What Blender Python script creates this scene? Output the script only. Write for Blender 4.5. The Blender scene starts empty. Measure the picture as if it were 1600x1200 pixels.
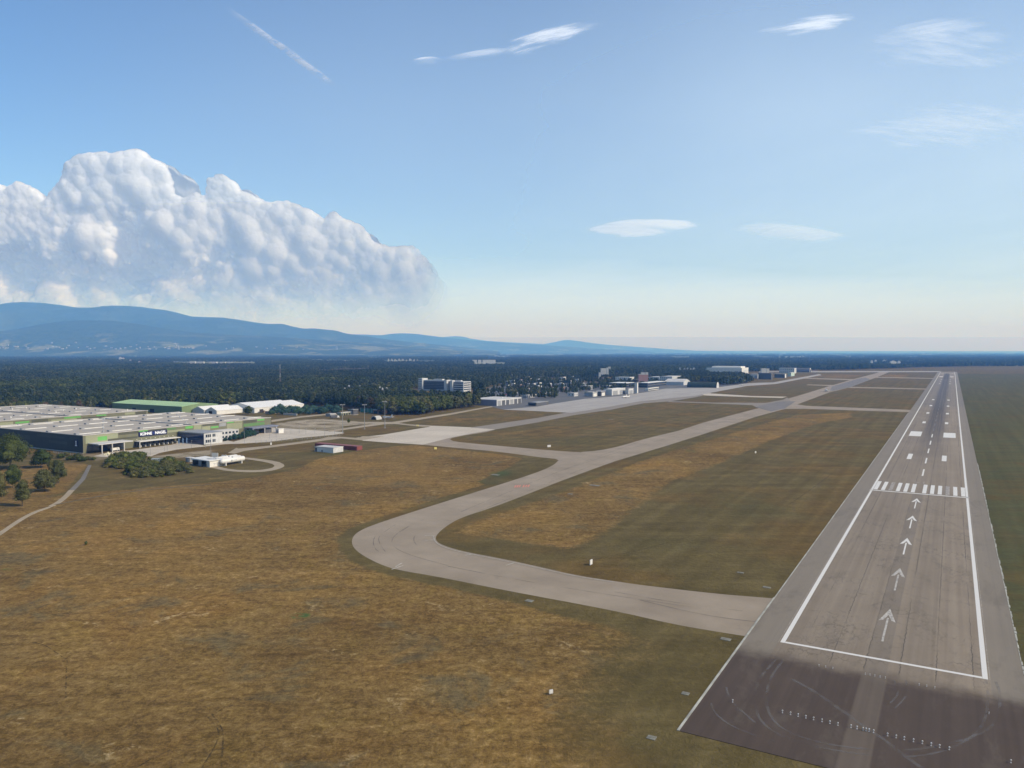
import bpy, bmesh, math, random
import numpy as np
from mathutils import Vector, Matrix, noise as mnoise
from mathutils.geometry import tessellate_polygon
sc = bpy.context.scene
random.seed(7); RNG = np.random.default_rng(7)
PI = math.pi

# ---------------------------------------------------------------- camera, sky, sun, exposure
CAM_H = 75.3                      # metres above the airfield
FOC = 1202.0                      # focal length in photograph pixels (1600 wide)
HOR = 549.0                       # horizon row
PITCH = math.atan((600 - HOR) / FOC)
cam_d = bpy.data.cameras.new('camera'); cam = bpy.data.objects.new('camera', cam_d)
sc.collection.objects.link(cam)
cam_d.sensor_fit = 'HORIZONTAL'; cam_d.sensor_width = 36.0; cam_d.lens = 36.0 * FOC / 1600.0
cam_d.clip_start = 1.0; cam_d.clip_end = 600000.0
cam.location = (0, 0, CAM_H); cam.rotation_euler = (PI / 2 - PITCH, 0, 0)
sc.camera = cam

SUN_EL = math.radians(37.0); SUN_AZ = math.radians(110.0)     # azimuth clockwise from +Y
w = bpy.data.worlds.new('World'); sc.world = w; w.use_nodes = True
nt = w.node_tree; nt.nodes.clear()
wo = nt.nodes.new('ShaderNodeOutputWorld'); bg = nt.nodes.new('ShaderNodeBackground')
sky = nt.nodes.new('ShaderNodeTexSky'); sky.sky_type = 'NISHITA'; sky.sun_disc = False
sky.sun_elevation = SUN_EL; sky.sun_rotation = SUN_AZ
sky.altitude = 100; sky.air_density = 1.0; sky.dust_density = 0.45; sky.ozone_density = 6.5
bg.inputs['Strength'].default_value = 0.119
nt.links.new(sky.outputs[0], bg.inputs[0]); nt.links.new(bg.outputs[0], wo.inputs[0])
sd = bpy.data.lights.new('sun', 'SUN'); sd.energy = 3.4; sd.angle = math.radians(0.5); sd.color = (1.0, 0.935, 0.84)
sun = bpy.data.objects.new('sun', sd); sc.collection.objects.link(sun)
sdir = Vector((math.sin(SUN_AZ) * math.cos(SUN_EL), math.cos(SUN_AZ) * math.cos(SUN_EL), math.sin(SUN_EL)))
sun.rotation_euler = sdir.to_track_quat('Z', 'Y').to_euler()
sc.view_settings.view_transform = 'Standard'; sc.view_settings.look = 'None'
sc.view_settings.exposure = 0.42; sc.view_settings.gamma = 1.0; sc.view_settings.use_curve_mapping = False
sc.render.engine = 'CYCLES'
cy = sc.cycles
cy.use_denoising = True
try: cy.denoiser = 'OPENIMAGEDENOISE'
except Exception: pass
cy.max_bounces = 6; cy.diffuse_bounces = 4; cy.glossy_bounces = 2; cy.transmission_bounces = 2
cy.transparent_max_bounces = 12; cy.volume_bounces = 3
cy.sample_clamp_indirect = 4.0

# ---------------------------------------------------------------- helpers
def node(nt, typ, **kw):
    n = nt.nodes.new(typ)
    for k, v in kw.items():
        if k.startswith('i_'):
            key = k[2:]
            key = int(key) if key.isdigit() else key.replace('__', ' ')
            if isinstance(v, bpy.types.NodeSocket): nt.links.new(v, n.inputs[key])
            else: n.inputs[key].default_value = v
        else: setattr(n, k, v)
    return n
def new_mat(name):
    m = bpy.data.materials.new(name); m.use_nodes = True
    return m, m.node_tree, m.node_tree.nodes['Principled BSDF']
def C4(c): return (c[0], c[1], c[2], 1.0)
def noise_tex(nt, vec, scale, detail=3, rough=0.55, dist=0.0):
    return node(nt, 'ShaderNodeTexNoise', i_Vector=vec, i_Scale=scale, i_Detail=detail, i_Roughness=rough, i_Distortion=dist).outputs[0]
def mapping(nt, vec, scale=(1, 1, 1), rot=(0, 0, 0), loc=(0, 0, 0)):
    return node(nt, 'ShaderNodeMapping', i_Vector=vec, i_Scale=scale, i_Rotation=rot, i_Location=loc).outputs[0]
def math_n(nt, op, a, b=0.0, c=0.0, clamp=False):
    return node(nt, 'ShaderNodeMath', operation=op, use_clamp=clamp, i_0=a, i_1=b, i_2=c).outputs[0]
def smooth(nt, v, lo, hi, a=0.0, b=1.0):
    return node(nt, 'ShaderNodeMapRange', interpolation_type='SMOOTHSTEP', i_Value=v, i_1=lo, i_2=hi, i_3=a, i_4=b).outputs[0]
def mixc(nt, f, a, b, mode='MIX'):
    n = node(nt, 'ShaderNodeMix', data_type='RGBA', blend_type=mode)
    for idx, v in ((0, f), (6, a), (7, b)):
        if isinstance(v, bpy.types.NodeSocket): nt.links.new(v, n.inputs[idx])
        else: n.inputs[idx].default_value = v if idx == 0 else (C4(v) if len(v) == 3 else v)
    return n.outputs[2]
def ramp(nt, fac, stops):
    n = node(nt, 'ShaderNodeValToRGB', i_Fac=fac); cr = n.color_ramp
    while len(cr.elements) > len(stops): cr.elements.remove(cr.elements[-1])
    while len(cr.elements) < len(stops): cr.elements.new(0.5)
    for e, (p, c) in zip(cr.elements, stops): e.position = p; e.color = C4(c)
    return n.outputs[0]
MATS = {}
def flat(name, col, rough=0.7, var=0.18, scale=0.6, metal=0.0):
    """plain material with slight blotchy wear"""
    if name in MATS: return MATS[name]
    m, nt, b = new_mat(name)
    tc = node(nt, 'ShaderNodeTexCoord').outputs['Object']
    n = noise_tex(nt, tc, scale, 4, 0.6)
    c = mixc(nt, smooth(nt, n, 0.3, 0.7), tuple(x * (1 - var) for x in col), tuple(min(1, x * (1 + var * 0.6)) for x in col))
    nt.links.new(c, b.inputs['Base Color'])
    b.inputs['Roughness'].default_value = rough; b.inputs['Metallic'].default_value = metal
    b.inputs['Specular IOR Level'].default_value = 0.3
    MATS[name] = m
    return m

TH = math.radians(29.78)                        # runway heading in the scene, clockwise from +Y
AX = Vector((math.sin(TH), math.cos(TH), 0)); PR = Vector((math.cos(TH), -math.sin(TH), 0))
ORG = Vector((215.28, 403.71, 0))               # landing threshold, runway centre
def W(u, v, z=0.0): return ORG + AX * u + PR * v + Vector((0, 0, z))
def UV(p):
    d = Vector((p[0], p[1], 0)) - ORG
    return d.dot(AX), d.dot(PR)
def gpt(px, py, h=0.0):
    """survey of the plan: where the sight line of a photo point meets height h"""
    x = (px - 800) / FOC; y = (600 - py) / FOC
    Y = math.cos(PITCH) + math.sin(PITCH) * y; Z = -math.sin(PITCH) + math.cos(PITCH) * y
    t = -(CAM_H - h) / Z
    return Vector((x * t, Y * t, h))
def guv(px, py, h=0.0): return UV(gpt(px, py, h))

def tag(o, label=None, cat=None, group=None, kind=None):
    if label: o['label'] = label
    if cat: o['category'] = cat
    if group: o['group'] = group
    if kind: o['kind'] = kind
    return o
def empty(name, loc=(0, 0, 0), rz=0.0):
    o = bpy.data.objects.new(name, None); sc.collection.objects.link(o)
    o.location = loc; o.rotation_euler = (0, 0, rz); o.empty_display_size = 1
    return o
def thing(name, label, cat, u, v, group=None, rz=0.0, z=0.0):
    """Empty in the runway frame: local X = away from the warehouses (v), local Y = along the runway (u)"""
    o = empty(name, W(u, v, z), -TH + rz)
    return tag(o, label, cat, group)
class MB:
    def __init__(s): s.v = []; s.f = []; s.m = []
    def add(s, vs, fs, m=0):
        k = len(s.v); s.v += [tuple(p) for p in vs]; s.f += [tuple(i + k for i in f) for f in fs]; s.m += [m] * len(fs)
        return s
    def box(s, x0, x1, y0, y1, z0, z1, m=0):
        v = [(x0, y0, z0), (x1, y0, z0), (x1, y1, z0), (x0, y1, z0), (x0, y0, z1), (x1, y0, z1), (x1, y1, z1), (x0, y1, z1)]
        return s.add(v, [(3, 2, 1, 0), (4, 5, 6, 7), (0, 1, 5, 4), (1, 2, 6, 5), (2, 3, 7, 6), (3, 0, 4, 7)], m)
    def cyl(s, p0, p1, r0, r1=None, n=10, m=0, cap=True):
        r1 = r0 if r1 is None else r1
        p0 = Vector(p0); p1 = Vector(p1); d = (p1 - p0).normalized()
        a = d.orthogonal().normalized(); b = d.cross(a)
        vs = [p0 + (a * math.cos(2 * PI * i / n) + b * math.sin(2 * PI * i / n)) * r0 for i in range(n)]
        vs += [p1 + (a * math.cos(2 * PI * i / n) + b * math.sin(2 * PI * i / n)) * r1 for i in range(n)]
        fs = [(i, (i + 1) % n, n + (i + 1) % n, n + i) for i in range(n)]
        if cap: fs += [tuple(range(n - 1, -1, -1)), tuple(range(n, 2 * n))]
        return s.add(vs, fs, m)
    def lathe(s, prof, axis='Y', n=14, m=0, off=(0, 0, 0), sq=1.0):
        """prof = [(pos along axis, radius)]"""
        vs = []; fs = []
        for (t, r) in prof:
            for i in range(n):
                c, q = math.cos(2 * PI * i / n) * r, math.sin(2 * PI * i / n) * r * sq
                p = {'Y': (c, t, q), 'X': (t, c, q), 'Z': (c, q, t)}[axis]
                vs.append((p[0] + off[0], p[1] + off[1], p[2] + off[2]))
        for k in range(len(prof) - 1):
            for i in range(n): fs.append((k * n + i, k * n + (i + 1) % n, (k + 1) * n + (i + 1) % n, (k + 1) * n + i))
        fs.append(tuple(range(n - 1, -1, -1))); fs.append(tuple((len(prof) - 1) * n + i for i in range(n)))
        return s.add(vs, fs, m)
    def prism(s, prof, y0, y1, m=0, axis='Y'):
        """prof = closed list of (x, z), extruded along y (or (y, z) along x)"""
        n = len(prof)
        if axis == 'Y': vs = [(x, y0, z) for x, z in prof] + [(x, y1, z) for x, z in prof]
        else: vs = [(y0, x, z) for x, z in prof] + [(y1, x, z) for x, z in prof]
        fs = [(i, (i + 1) % n, n + (i + 1) % n, n + i) for i in range(n)] + [tuple(range(n - 1, -1, -1)), tuple(range(n, 2 * n))]
        return s.add(vs, fs, m)
    def slab(s, poly, z0, z1, m=0):
        """plan polygon extruded upward (may be concave)"""
        n = len(poly); pts = [Vector((p[0], p[1], 0)) for p in poly]
        area = sum(pts[i].x * pts[(i + 1) % n].y - pts[(i + 1) % n].x * pts[i].y for i in range(n))
        if area < 0: pts.reverse()
        tris = tessellate_polygon([pts])
        vs = [(p.x, p.y, z1) for p in pts]
        fs = []
        for t in tris:
            a, b, c = (pts[i] for i in t)
            fs.append(tuple(t) if (b - a).cross(c - a).z > 0 else tuple(reversed(t)))
        vs += [(p.x, p.y, z0) for p in pts]
        fs += [(n + i, n + (i + 1) % n, (i + 1) % n, i) for i in range(n)]
        return s.add(vs, fs, m)
    def build(s, name, mats, parent=None, smooth_=False, loc=None):
        me = bpy.data.meshes.new(name); me.from_pydata(s.v, [], s.f)
        mats = mats if isinstance(mats, (list, tuple)) else [mats]
        for m in mats: me.materials.append(m)
        if any(s.m): me.polygons.foreach_set('material_index', s.m)
        if smooth_: me.polygons.foreach_set('use_smooth', [True] * len(me.polygons))
        me.update()
        o = bpy.data.objects.new(name, me); sc.collection.objects.link(o)
        if parent: o.parent = parent
        if loc is not None: o.location = loc
        return o
def children(o): return [c for c in bpy.data.objects if c.parent == o]
def copy_tree(o, loc=None, rz=None, label=None, scale=None, _kids=None):
    c = o.copy(); sc.collection.objects.link(c)
    for k in (_kids if _kids is not None else children(o)):
        d = k.copy(); sc.collection.objects.link(d); d.parent = c
        for g in [x for x in KID2.get(k.name, [])]:
            e = g.copy(); sc.collection.objects.link(e); e.parent = d
    if loc is not None: c.location = loc
    if rz is not None: c.rotation_euler = (0, 0, rz)
    if scale is not None: c.scale = scale if hasattr(scale, '__len__') else (scale,) * 3
    if label: c['label'] = label
    return c
KID2 = {}
def chaikin(pts, it=2, closed=False, keep=()):
    for _ in range(it):
        out = []
        n = len(pts)
        rng = range(n if closed else n - 1)
        if not closed: out.append(pts[0])
        for i in rng:
            a, b = pts[i], pts[(i + 1) % n]
            out.append(a * 0.75 + b * 0.25); out.append(a * 0.25 + b * 0.75)
        if not closed: out.append(pts[-1])
        pts = out
    return pts

# ---------------------------------------------------------------- paving outlines (surveyed)
def G(*pts): return [gpt(x, y) for x, y in pts]
outer = chaikin(G((1178, 996), (1120, 987), (1050, 975), (960, 954), (787, 922), (684, 901), (618, 890), (592, 881), (567, 868), (553, 857), (549, 846), (553, 836), (566, 827), (592, 817), (644, 800), (701, 782), (759, 764), (816, 746), (850, 734), (866, 726), (873, 719)), 2)
low_branch = chaikin(G((868, 717), (840, 714), (780, 706), (727, 701), (650, 694), (600, 691), (567, 688.5), (555, 684.5)), 1)
apron_top = G((600, 679), (670, 667), (672, 665), (735, 667.5), (774, 671))
inner = chaikin(G((1215, 935.5), (1120, 928), (1000, 914), (960, 908), (900, 899), (840, 885), (780, 872), (730, 863), (700, 855), (684, 848), (680, 841), (684, 833), (700, 820), (722, 808), (770, 793), (840, 766), (880, 750), (960, 721)), 2)
main_right = inner + G((1040, 697), (1100, 678), (1180, 651.5), (1228, 638.5), (1260, 626.5), (1296, 613), (1327, 605.5), (1370, 589.5), (1393.5, 579.7))
main_left = chaikin(G((910, 706), (932, 704.5), (964, 698.5), (1006, 686), (1060, 673)), 1) + G((1100, 660), (1184, 638), (1217, 627), (1260, 614.5), (1300, 602), (1333, 592.5), (1368, 583.5), (1378.5, 579.7))
main_poly = outer + [gpt(890, 712)] + main_left + list(reversed(main_right))
branch_poly = [gpt(880, 722)] + low_branch[:-1] + G((555, 684.5), (600, 679)) + apron_top[1:] + G((760, 675), (722, 681), (706, 684.5), (703, 686.5), (708, 689), (720, 691), (750, 694), (840, 702), (872, 704.5), (905, 706.5), (925, 712))
dark_lane = G((735, 668), (840, 653), (883, 645), (900, 643), (925, 639), (1000, 626.3), (1045, 620), (1106, 612), (1112, 615), (1085, 621), (1050, 626.6), (1045, 627.3), (1006, 630), (955, 640), (895, 649), (840, 660), (774, 671))
term_apron = G((786, 640), (800, 638.5), (840, 635), (865, 630.5), (913, 623), (970, 618.5), (1008, 613), (1040, 607), (1118, 605.5), (1157, 600.5), (1169, 598.5), (1208, 597.5), (1280, 584.5), (1284, 586), (1212, 600), (1168, 603), (1106, 614.5), (1085, 618.5), (1000, 627), (925, 640), (893, 645), (820, 641.5))
conc_lane = G((1098, 616), (1108, 614.6), (1175, 618.8), (1230, 619.8), (1222, 621.8), (1212, 621.5), (1175, 620.6), (1100, 617.8))
asph_lane = G((1040, 626.6), (1115, 629), (1197, 629.5), (1224, 624.5), (1230, 621), (1240, 632), (1184, 637), (1175, 633), (1100, 630), (1046, 628))
strip_a = G((1236, 630.5), (1260, 634), (1423, 640.6), (1440, 641), (1436, 644), (1419, 643.9), (1260, 638.8), (1224, 638.8))
strip_b = G((1320, 604.0), (1446, 607.2), (1452, 607.4), (1450, 608.7), (1446, 608.6), (1320, 605.8))
strip_c = G((1365, 588.8), (1456.5, 590.8), (1459, 591), (1457, 591.9), (1453, 591.8), (1362, 590))
strip_d = G((1260, 601.7), (1300, 603.4), (1306, 603.0), (1302, 601.6), (1262, 600.7))
strip_e = G((1255, 591.6), (1330, 594.2), (1334, 592.4), (1260, 590.4))
far_lane = G((1186, 581.2), (1290, 581.6), (1470, 581.3), (1470, 579.9), (1290, 580.0), (1186, 580.2))
path_road = chaikin(G((-60, 866), (0, 831), (26, 813), (50, 800), (80, 790.5), (84, 791.5), (54, 802), (30, 816), (2, 836), (-60, 876)), 1)
path_spur = G((107, 767), (126, 748), (138, 727), (143, 727), (133, 749), (116, 767))
tank_loop = chaikin(G((296, 725), (330, 731), (356, 736.5), (392, 738.3), (420, 736.5), (440, 731.5), (446, 727), (434, 721), (400, 716.5), (380, 714.5), (378, 717), (400, 719.5), (424, 724), (430, 728), (424, 732), (406, 734.5), (392, 735), (362, 734), (338, 728.5), (304, 723)), 1)
svc_road = G((356, 708), (369, 700), (373, 701), (420, 696.5), (460, 691.5), (500, 686), (512, 683), (528, 682.3), (560, 684.5), (566, 681.8), (600, 682), (566, 688), (532, 685), (506, 688.5), (420, 699.5), (382, 704.5), (366, 709))
yard_a = G((146, 713), (172, 714.5), (200, 710.5), (220, 712.5), (236, 713), (250, 707.5), (276, 702.5), (320, 697.5), (360, 693), (368, 691), (356, 688.5), (335, 693), (319, 696.5), (287, 690), (268, 695), (210, 703), (180, 705.5), (162, 709))
yard_b = G((352, 694), (376, 693.3), (420, 690.3), (470, 684), (520, 679.5), (537, 677), (535, 675), (500, 673), (440, 669), (420, 668), (392, 677), (384, 685))
road_n = G((424, 659.5), (470, 652.5), (506, 648.8), (560, 648.5), (560, 647.3), (506, 647.2), (470, 650.3), (424, 656.5))
road_e = G((514, 675), (600, 663), (616, 662.5), (660, 666.8), (672, 666.5), (672, 664.8), (640, 663.2), (622, 661), (705, 648), (760, 637.5), (770, 636), (800, 633), (800, 631), (760, 635.8), (702, 646), (612, 659.6), (560, 659.3), (500, 655.5), (506, 657.5), (560, 661.5), (584, 662.3), (512, 673))
dirt_a = G((430, 662), (460, 657.5), (500, 654.5), (560, 659), (600, 660.5), (560, 663.5), (510, 668), (470, 668), (440, 666))
PAVING = dict(main=main_poly, branch=branch_poly, dark=dark_lane, term=term_apron, conc=conc_lane, asph=asph_lane, sa=strip_a, sb=strip_b)
# ---------------------------------------------------------------- ground
def in_poly(P, poly):
    """P (n,2) array, poly list of Vectors -> bool array"""
    x, y = P[:, 0], P[:, 1]; ins = np.zeros(len(P), bool); n = len(poly)
    for i in range(n):
        x0, y0 = poly[i][0], poly[i][1]; x1, y1 = poly[(i + 1) % n][0], poly[(i + 1) % n][1]
        if y0 == y1: continue
        c = ((y0 > y) != (y1 > y)) & (x < (x1 - x0) * (y - y0) / (y1 - y0) + x0)
        ins ^= c
    return ins
def poly_sd(P, poly, closed=True):
    """signed distance, + inside"""
    d = np.full(len(P), 1e9); n = len(poly)
    for i in range(n if closed else n - 1):
        a = np.array(poly[i][:2]); b = np.array(poly[(i + 1) % n][:2]); ab = b - a
        t = np.clip(((P - a) @ ab) / max(1e-9, ab @ ab), 0, 1)
        q = P - (a + t[:, None] * ab); d = np.minimum(d, np.hypot(q[:, 0], q[:, 1]))
    return np.where(in_poly(P, poly), d, -d) if closed else -d
def sstep(x, a, b):
    t = np.clip((x - a) / (b - a), 0, 1); return t * t * (3 - 2 * t)

depth = np.concatenate([np.linspace(100, 135, 6), 90510.0 / np.arange(660, 230, -2.0), 90510.0 / np.arange(230, 12, -1.2), 90510.0 / np.linspace(11.5, 2.0, 20)])
ks = np.concatenate([np.linspace(-2.2, -0.8, 15)[:-1], np.linspace(-0.8, 0.8, 400), np.linspace(0.8, 2.2, 15)[1:]])
DD, KK = np.meshgrid(depth, ks, indexing='ij')
gx = (DD * KK).ravel(); gy = DD.ravel(); P = np.stack([gx, gy], 1)
dry = np.zeros(len(P)); pale = np.zeros(len(P)); lush = np.zeros(len(P))
# unmown dry meadow left of the taxiway
dry_left = G((-900, 1500), (-900, 850), (0, 800), (60, 780), (110, 772), (160, 768), (280, 758), (350, 752), (400, 745), (450, 736), (470, 730), (500, 716), (560, 704), (620, 697), (650, 696), (727, 704), (780, 710), (817, 716), (800, 728), (744, 753), (758, 757), (690, 777), (630, 797), (580, 813), (545, 826), (527, 842), (530, 860), (556, 880), (610, 901), (700, 918), (790, 938), (850, 955), (960, 975), (1060, 1010), (1020, 1060), (1000, 1120), (980, 1200), (960, 1500))
near = gy < 2500
def put(arr, poly, w0, val, sel=near):
    d = poly_sd(P[sel], poly); arr[sel] = np.maximum(arr[sel], sstep(d, -w0, w0) * val)
put(dry, dry_left, 5.0, 1.0)
fx_ = (gx / gy) * FOC + 800; fy_ = HOR + 90510.0 / gy
dry *= 1 - .62 * sstep(fx_ + (fy_ - 950) * .55, 780, 1080) * (fy_ > 880) * sstep(fy_, 880, 960)
dry_in = G((712, 832), (735, 818), (775, 805), (830, 785), (880, 768), (960, 738), (1010, 717), (1060, 701), (1130, 681), (1200, 660), (1250, 648), (1330, 645), (1330, 652), (1270, 664), (1200, 690), (1130, 722), (1060, 748), (1010, 780), (985, 800), (940, 835), (905, 857), (880, 858), (800, 845))
put(dry, dry_in, 9.0, 0.93)
put(dry, G((-100, 770), (-100, 735), (60, 725), (120, 722), (140, 726), (120, 745), (105, 768), (0, 800)), 3.0, 0.8)
mid_isle = G((703, 687), (774, 671), (1045, 627.5), (1184, 637), (1100, 660), (964, 698), (872, 704))
put(dry, mid_isle, 12.0, 0.36)
put(dry, G((640, 661), (760, 637), (890, 643.5), (735, 667), (672, 665)), 10.0, 0.42)
put(dry, G((560, 682), (535, 678), (600, 664), (670, 666)), 6.0, 0.3)
put(dry, G((1285, 592), (1282, 583), (1365, 583), (1340, 590)), 20.0, 0.55)
put(dry, G((1372, 589), (1395, 580), (1430, 580.5), (1415, 590)), 20.0, 0.7)
put(dry, G((1210, 599), (1230, 588), (1300, 583), (1300, 588)), 20.0, 0.5)
put(dry, G((150, 766), (160, 735), (250, 750), (300, 741), (330, 735), (400, 742), (470, 730), (445, 722), (400, 740), (300, 757)), 6.0, 0.35)
put(pale, dirt_a, 3.0, 0.9)
put(pale, G((420, 672), (440, 660), (520, 658), (535, 668), (530, 674)), 3.0, 0.5)
put(pale, G((230, 714), (300, 706), (330, 703), (330, 711), (280, 715)), 2.0, 0.7)
put(pale, G((95, 718), (150, 705), (190, 712), (150, 720)), 3.0, 0.3)
# greener patches
for (x, y, rx, ry, a) in [(880, 690, 60, 7, .5), (1150, 790, 90, 22, .35), (1000, 742, 30, 8, .5), (470, 962, 26, 8, 1.0), (430, 975, 60, 14, .5), (1580, 740, 30, 60, .4), (640, 850, 300, 6, 0), (10, 890, 20, 5, .8), (250, 1165, 60, 14, .25), (560, 1070, 60, 30, .3), (760, 755, 30, 8, .5), (780, 740, 30, 8, .8), (1080, 705, 16, 4, .8), (520, 708, 60, 4, .6), (200, 743, 50, 8, .3), (1040, 850, 120, 16, .2)]:
    c = gpt(x, y); a0 = gpt(x + rx, y); b0 = gpt(x, y + ry)
    d = np.sqrt(((gx - c.x) / max(1, abs(a0.x - c.x))) ** 2 + ((gy - c.y) / max(1, abs(b0.y - c.y))) ** 2)
    lush = np.maximum(lush, a * (1 - sstep(d, 0.3, 1.3)))
lush[gx * 1.0 > 0] += 0
RUV = (P - np.array([ORG.x, ORG.y]))
pu = RUV @ np.array([AX.x, AX.y]); pv = RUV @ np.array([PR.x, PR.y])
right = (pv > 25)
lush = np.maximum(lush, right * 0.62 * (gy < 2600)); dry = np.where(right, dry * 0.3, dry)
# land beyond the airfield
far = sstep(gy, 3600, 4600)
me = bpy.data.meshes.new('ground')
nr, nc = DD.shape
idx = np.arange(nr * nc).reshape(nr, nc)
quads = np.stack([idx[:-1, :-1], idx[:-1, 1:], idx[1:, 1:], idx[1:, :-1]], -1).reshape(-1, 4)
me.vertices.add(nr * nc); co = np.zeros((nr * nc, 3)); co[:, 0] = gx; co[:, 1] = gy
me.vertices.foreach_set('co', co.ravel())
me.loops.add(quads.size); me.polygons.add(len(quads))
me.loops.foreach_set('vertex_index', quads.ravel())
me.polygons.foreach_set('loop_start', np.arange(0, quads.size, 4)); me.polygons.foreach_set('loop_total', np.full(len(quads), 4))
me.update(calc_edges=True)
att = me.attributes.new('zone', 'FLOAT_COLOR', 'POINT')
att.data.foreach_set('color', np.stack([dry, pale, lush, far], 1).astype(np.float32).ravel())

m, nt, b = new_mat('airfield_grass')
geo = node(nt, 'ShaderNodeNewGeometry').outputs['Position']
rot = mapping(nt, geo, rot=(0, 0, TH))                      # x across the runway, y along it
at = node(nt, 'ShaderNodeAttribute', attribute_name='zone')
sep = node(nt, 'ShaderNodeSeparateColor', i_Color=at.outputs['Color'])
dr, pl, lu = sep.outputs[0], sep.outputs[1], sep.outputs[2]; fa = at.outputs['Alpha']
n_big = noise_tex(nt, geo, 0.011, 4, 0.6)
n_mid = noise_tex(nt, geo, 0.06, 5, 0.65, 0.6)
n_sm = noise_tex(nt, geo, 0.45, 5, 0.7, 0.3)
n_fine = noise_tex(nt, geo, 1.3, 5, 0.8)
stretch = noise_tex(nt, mapping(nt, geo, scale=(0.02, 0.12, 1), rot=(0, 0, 0.28)), 1.0, 4, 0.65, 0.8)   # wind-laid bands
mow = noise_tex(nt, mapping(nt, rot, scale=(0.16, 0.004, 1)), 1.0, 2, 0.5)
mowx = noise_tex(nt, mapping(nt, geo, scale=(0.012, 0.10, 1), rot=(0, 0, 0.05)), 1.0, 3, 0.6)
n_med = noise_tex(nt, mapping(nt, geo, scale=(.10, .20, 1), rot=(0, 0, .12)), 1.0, 6, .72, .4)
g1 = math_n(nt, 'ADD', math_n(nt, 'MULTIPLY', n_med, 0.24), math_n(nt, 'MULTIPLY', n_sm, 0.34))
g1 = math_n(nt, 'ADD', g1, math_n(nt, 'MULTIPLY', stretch, 0.10)); g1 = math_n(nt, 'ADD', g1, math_n(nt, 'MULTIPLY', n_fine, 0.32))
gold = ramp(nt, g1, [(0.36, (.060, .037, .012)), (0.44, (.122, .076, .025)), (0.505, (.198, .126, .042)), (0.565, (.28, .188, .070)), (0.64, (.46, .34, .155))])
brown = ramp(nt, n_big, [(0.34, (.62, .60, .60)), (0.5, (1.0, 1.0, 1.0)), (0.66, (1.30, 1.2, 1.02))])
gold = mixc(nt, 0.8, gold, brown, 'MULTIPLY'); gold = mixc(nt, 1.0, gold, (.97, .935, .88), 'MULTIPLY')
n_hue = noise_tex(nt, geo, 0.028, 5, .62, .8); n_hue2 = noise_tex(nt, mapping(nt, geo, loc=(300, 90, 0)), 0.04, 5, .65, .6)
gold = mixc(nt, math_n(nt, 'MULTIPLY', smooth(nt, n_hue, .5, .66), .2), gold, mixc(nt, 1.0, gold, (1.12, .90, .72), 'MULTIPLY'))
gold = mixc(nt, math_n(nt, 'MULTIPLY', smooth(nt, n_hue2, .53, .68), .6), gold, ramp(nt, n_sm, [(.35, (.070, .062, .036)), (.65, (.135, .118, .062))]))
gold = mixc(nt, math_n(nt, 'MULTIPLY', smooth(nt, n_hue2, .46, .34), .35), gold, mixc(nt, 1.0, gold, (1.1, 1.16, .92), 'MULTIPLY'))
straw = math_n(nt, 'MULTIPLY', smooth(nt, n_mid, .60, .70), smooth(nt, n_sm, .48, .62))
gold = mixc(nt, math_n(nt, 'MULTIPLY', straw, .7), gold, (.50, .38, .20))
g2 = math_n(nt, 'ADD', math_n(nt, 'MULTIPLY', mow, 0.20), math_n(nt, 'MULTIPLY', n_sm, 0.22))
g2 = math_n(nt, 'ADD', g2, math_n(nt, 'MULTIPLY', mowx, 0.20)); g2 = math_n(nt, 'ADD', g2, math_n(nt, 'MULTIPLY', n_fine, 0.10)); g2 = math_n(nt, 'ADD', g2, math_n(nt, 'MULTIPLY', n_mid, 0.28))
mown = ramp(nt, g2, [(0.36, (.068, .051, .018)), (0.46, (.100, .075, .027)), (0.54, (.132, .099, .037)), (0.64, (.185, .139, .056))])
green = ramp(nt, g2, [(0.36, (.038, .044, .017)), (0.5, (.056, .064, .025)), (0.65, (.086, .094, .038))])
mown = mixc(nt, math_n(nt, 'MULTIPLY', smooth(nt, n_big, .48, .60), .55), mown, mixc(nt, 1.0, mown, (1.25, .98, .78), 'MULTIPLY'))
mown = mixc(nt, math_n(nt, 'MULTIPLY', smooth(nt, lu, .55, .75), .8), mown, mixc(nt, 1.0, mown, (.86, .87, .80), 'MULTIPLY'))
mown = mixc(nt, math_n(nt, 'MULTIPLY', lu, smooth(nt, n_mid, 0.3, 0.62), clamp=True), mown, green)
dk = math_n(nt, 'ADD', dr, math_n(nt, 'MULTIPLY', math_n(nt, 'SUBTRACT', n_mid, 0.5), 0.75))
dk = math_n(nt, 'ADD', dk, math_n(nt, 'MULTIPLY', math_n(nt, 'SUBTRACT', n_sm, 0.5), 0.35))
dmask = smooth(nt, dk, 0.30, 0.72)
col = mixc(nt, dmask, mown, gold)
lsp = math_n(nt, 'MULTIPLY', smooth(nt, lu, 0.5, 1.0), smooth(nt, n_sm, 0.42, 0.6))
col = mixc(nt, lsp, col, (.06, .105, .03))
sand = ramp(nt, n_sm, [(0.3, (.26, .21, .14)), (0.7, (.50, .43, .32))])
col = mixc(nt, math_n(nt, 'MULTIPLY', pl, smooth(nt, n_mid, 0.25, 0.6)), col, sand)
ff = ramp(nt, noise_tex(nt, mapping(nt, geo, scale=(0.0012, 0.0005, 1)), 1.0, 3, 0.6), [(0.36, (.07, .085, .04)), (0.46, (.20, .19, .10)), (0.54, (.10, .12, .055)), (0.60, (.30, .27, .16)), (0.70, (.13, .14, .07))])
col = mixc(nt, fa, col, ff)
nt.links.new(col, b.inputs['Base Color']); b.inputs['Roughness'].default_value = 0.95; b.inputs['Specular IOR Level'].default_value = 0.08
bh = math_n(nt, 'ADD', math_n(nt, 'MULTIPLY', n_sm, 0.7), math_n(nt, 'MULTIPLY', n_fine, 0.35))
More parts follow.
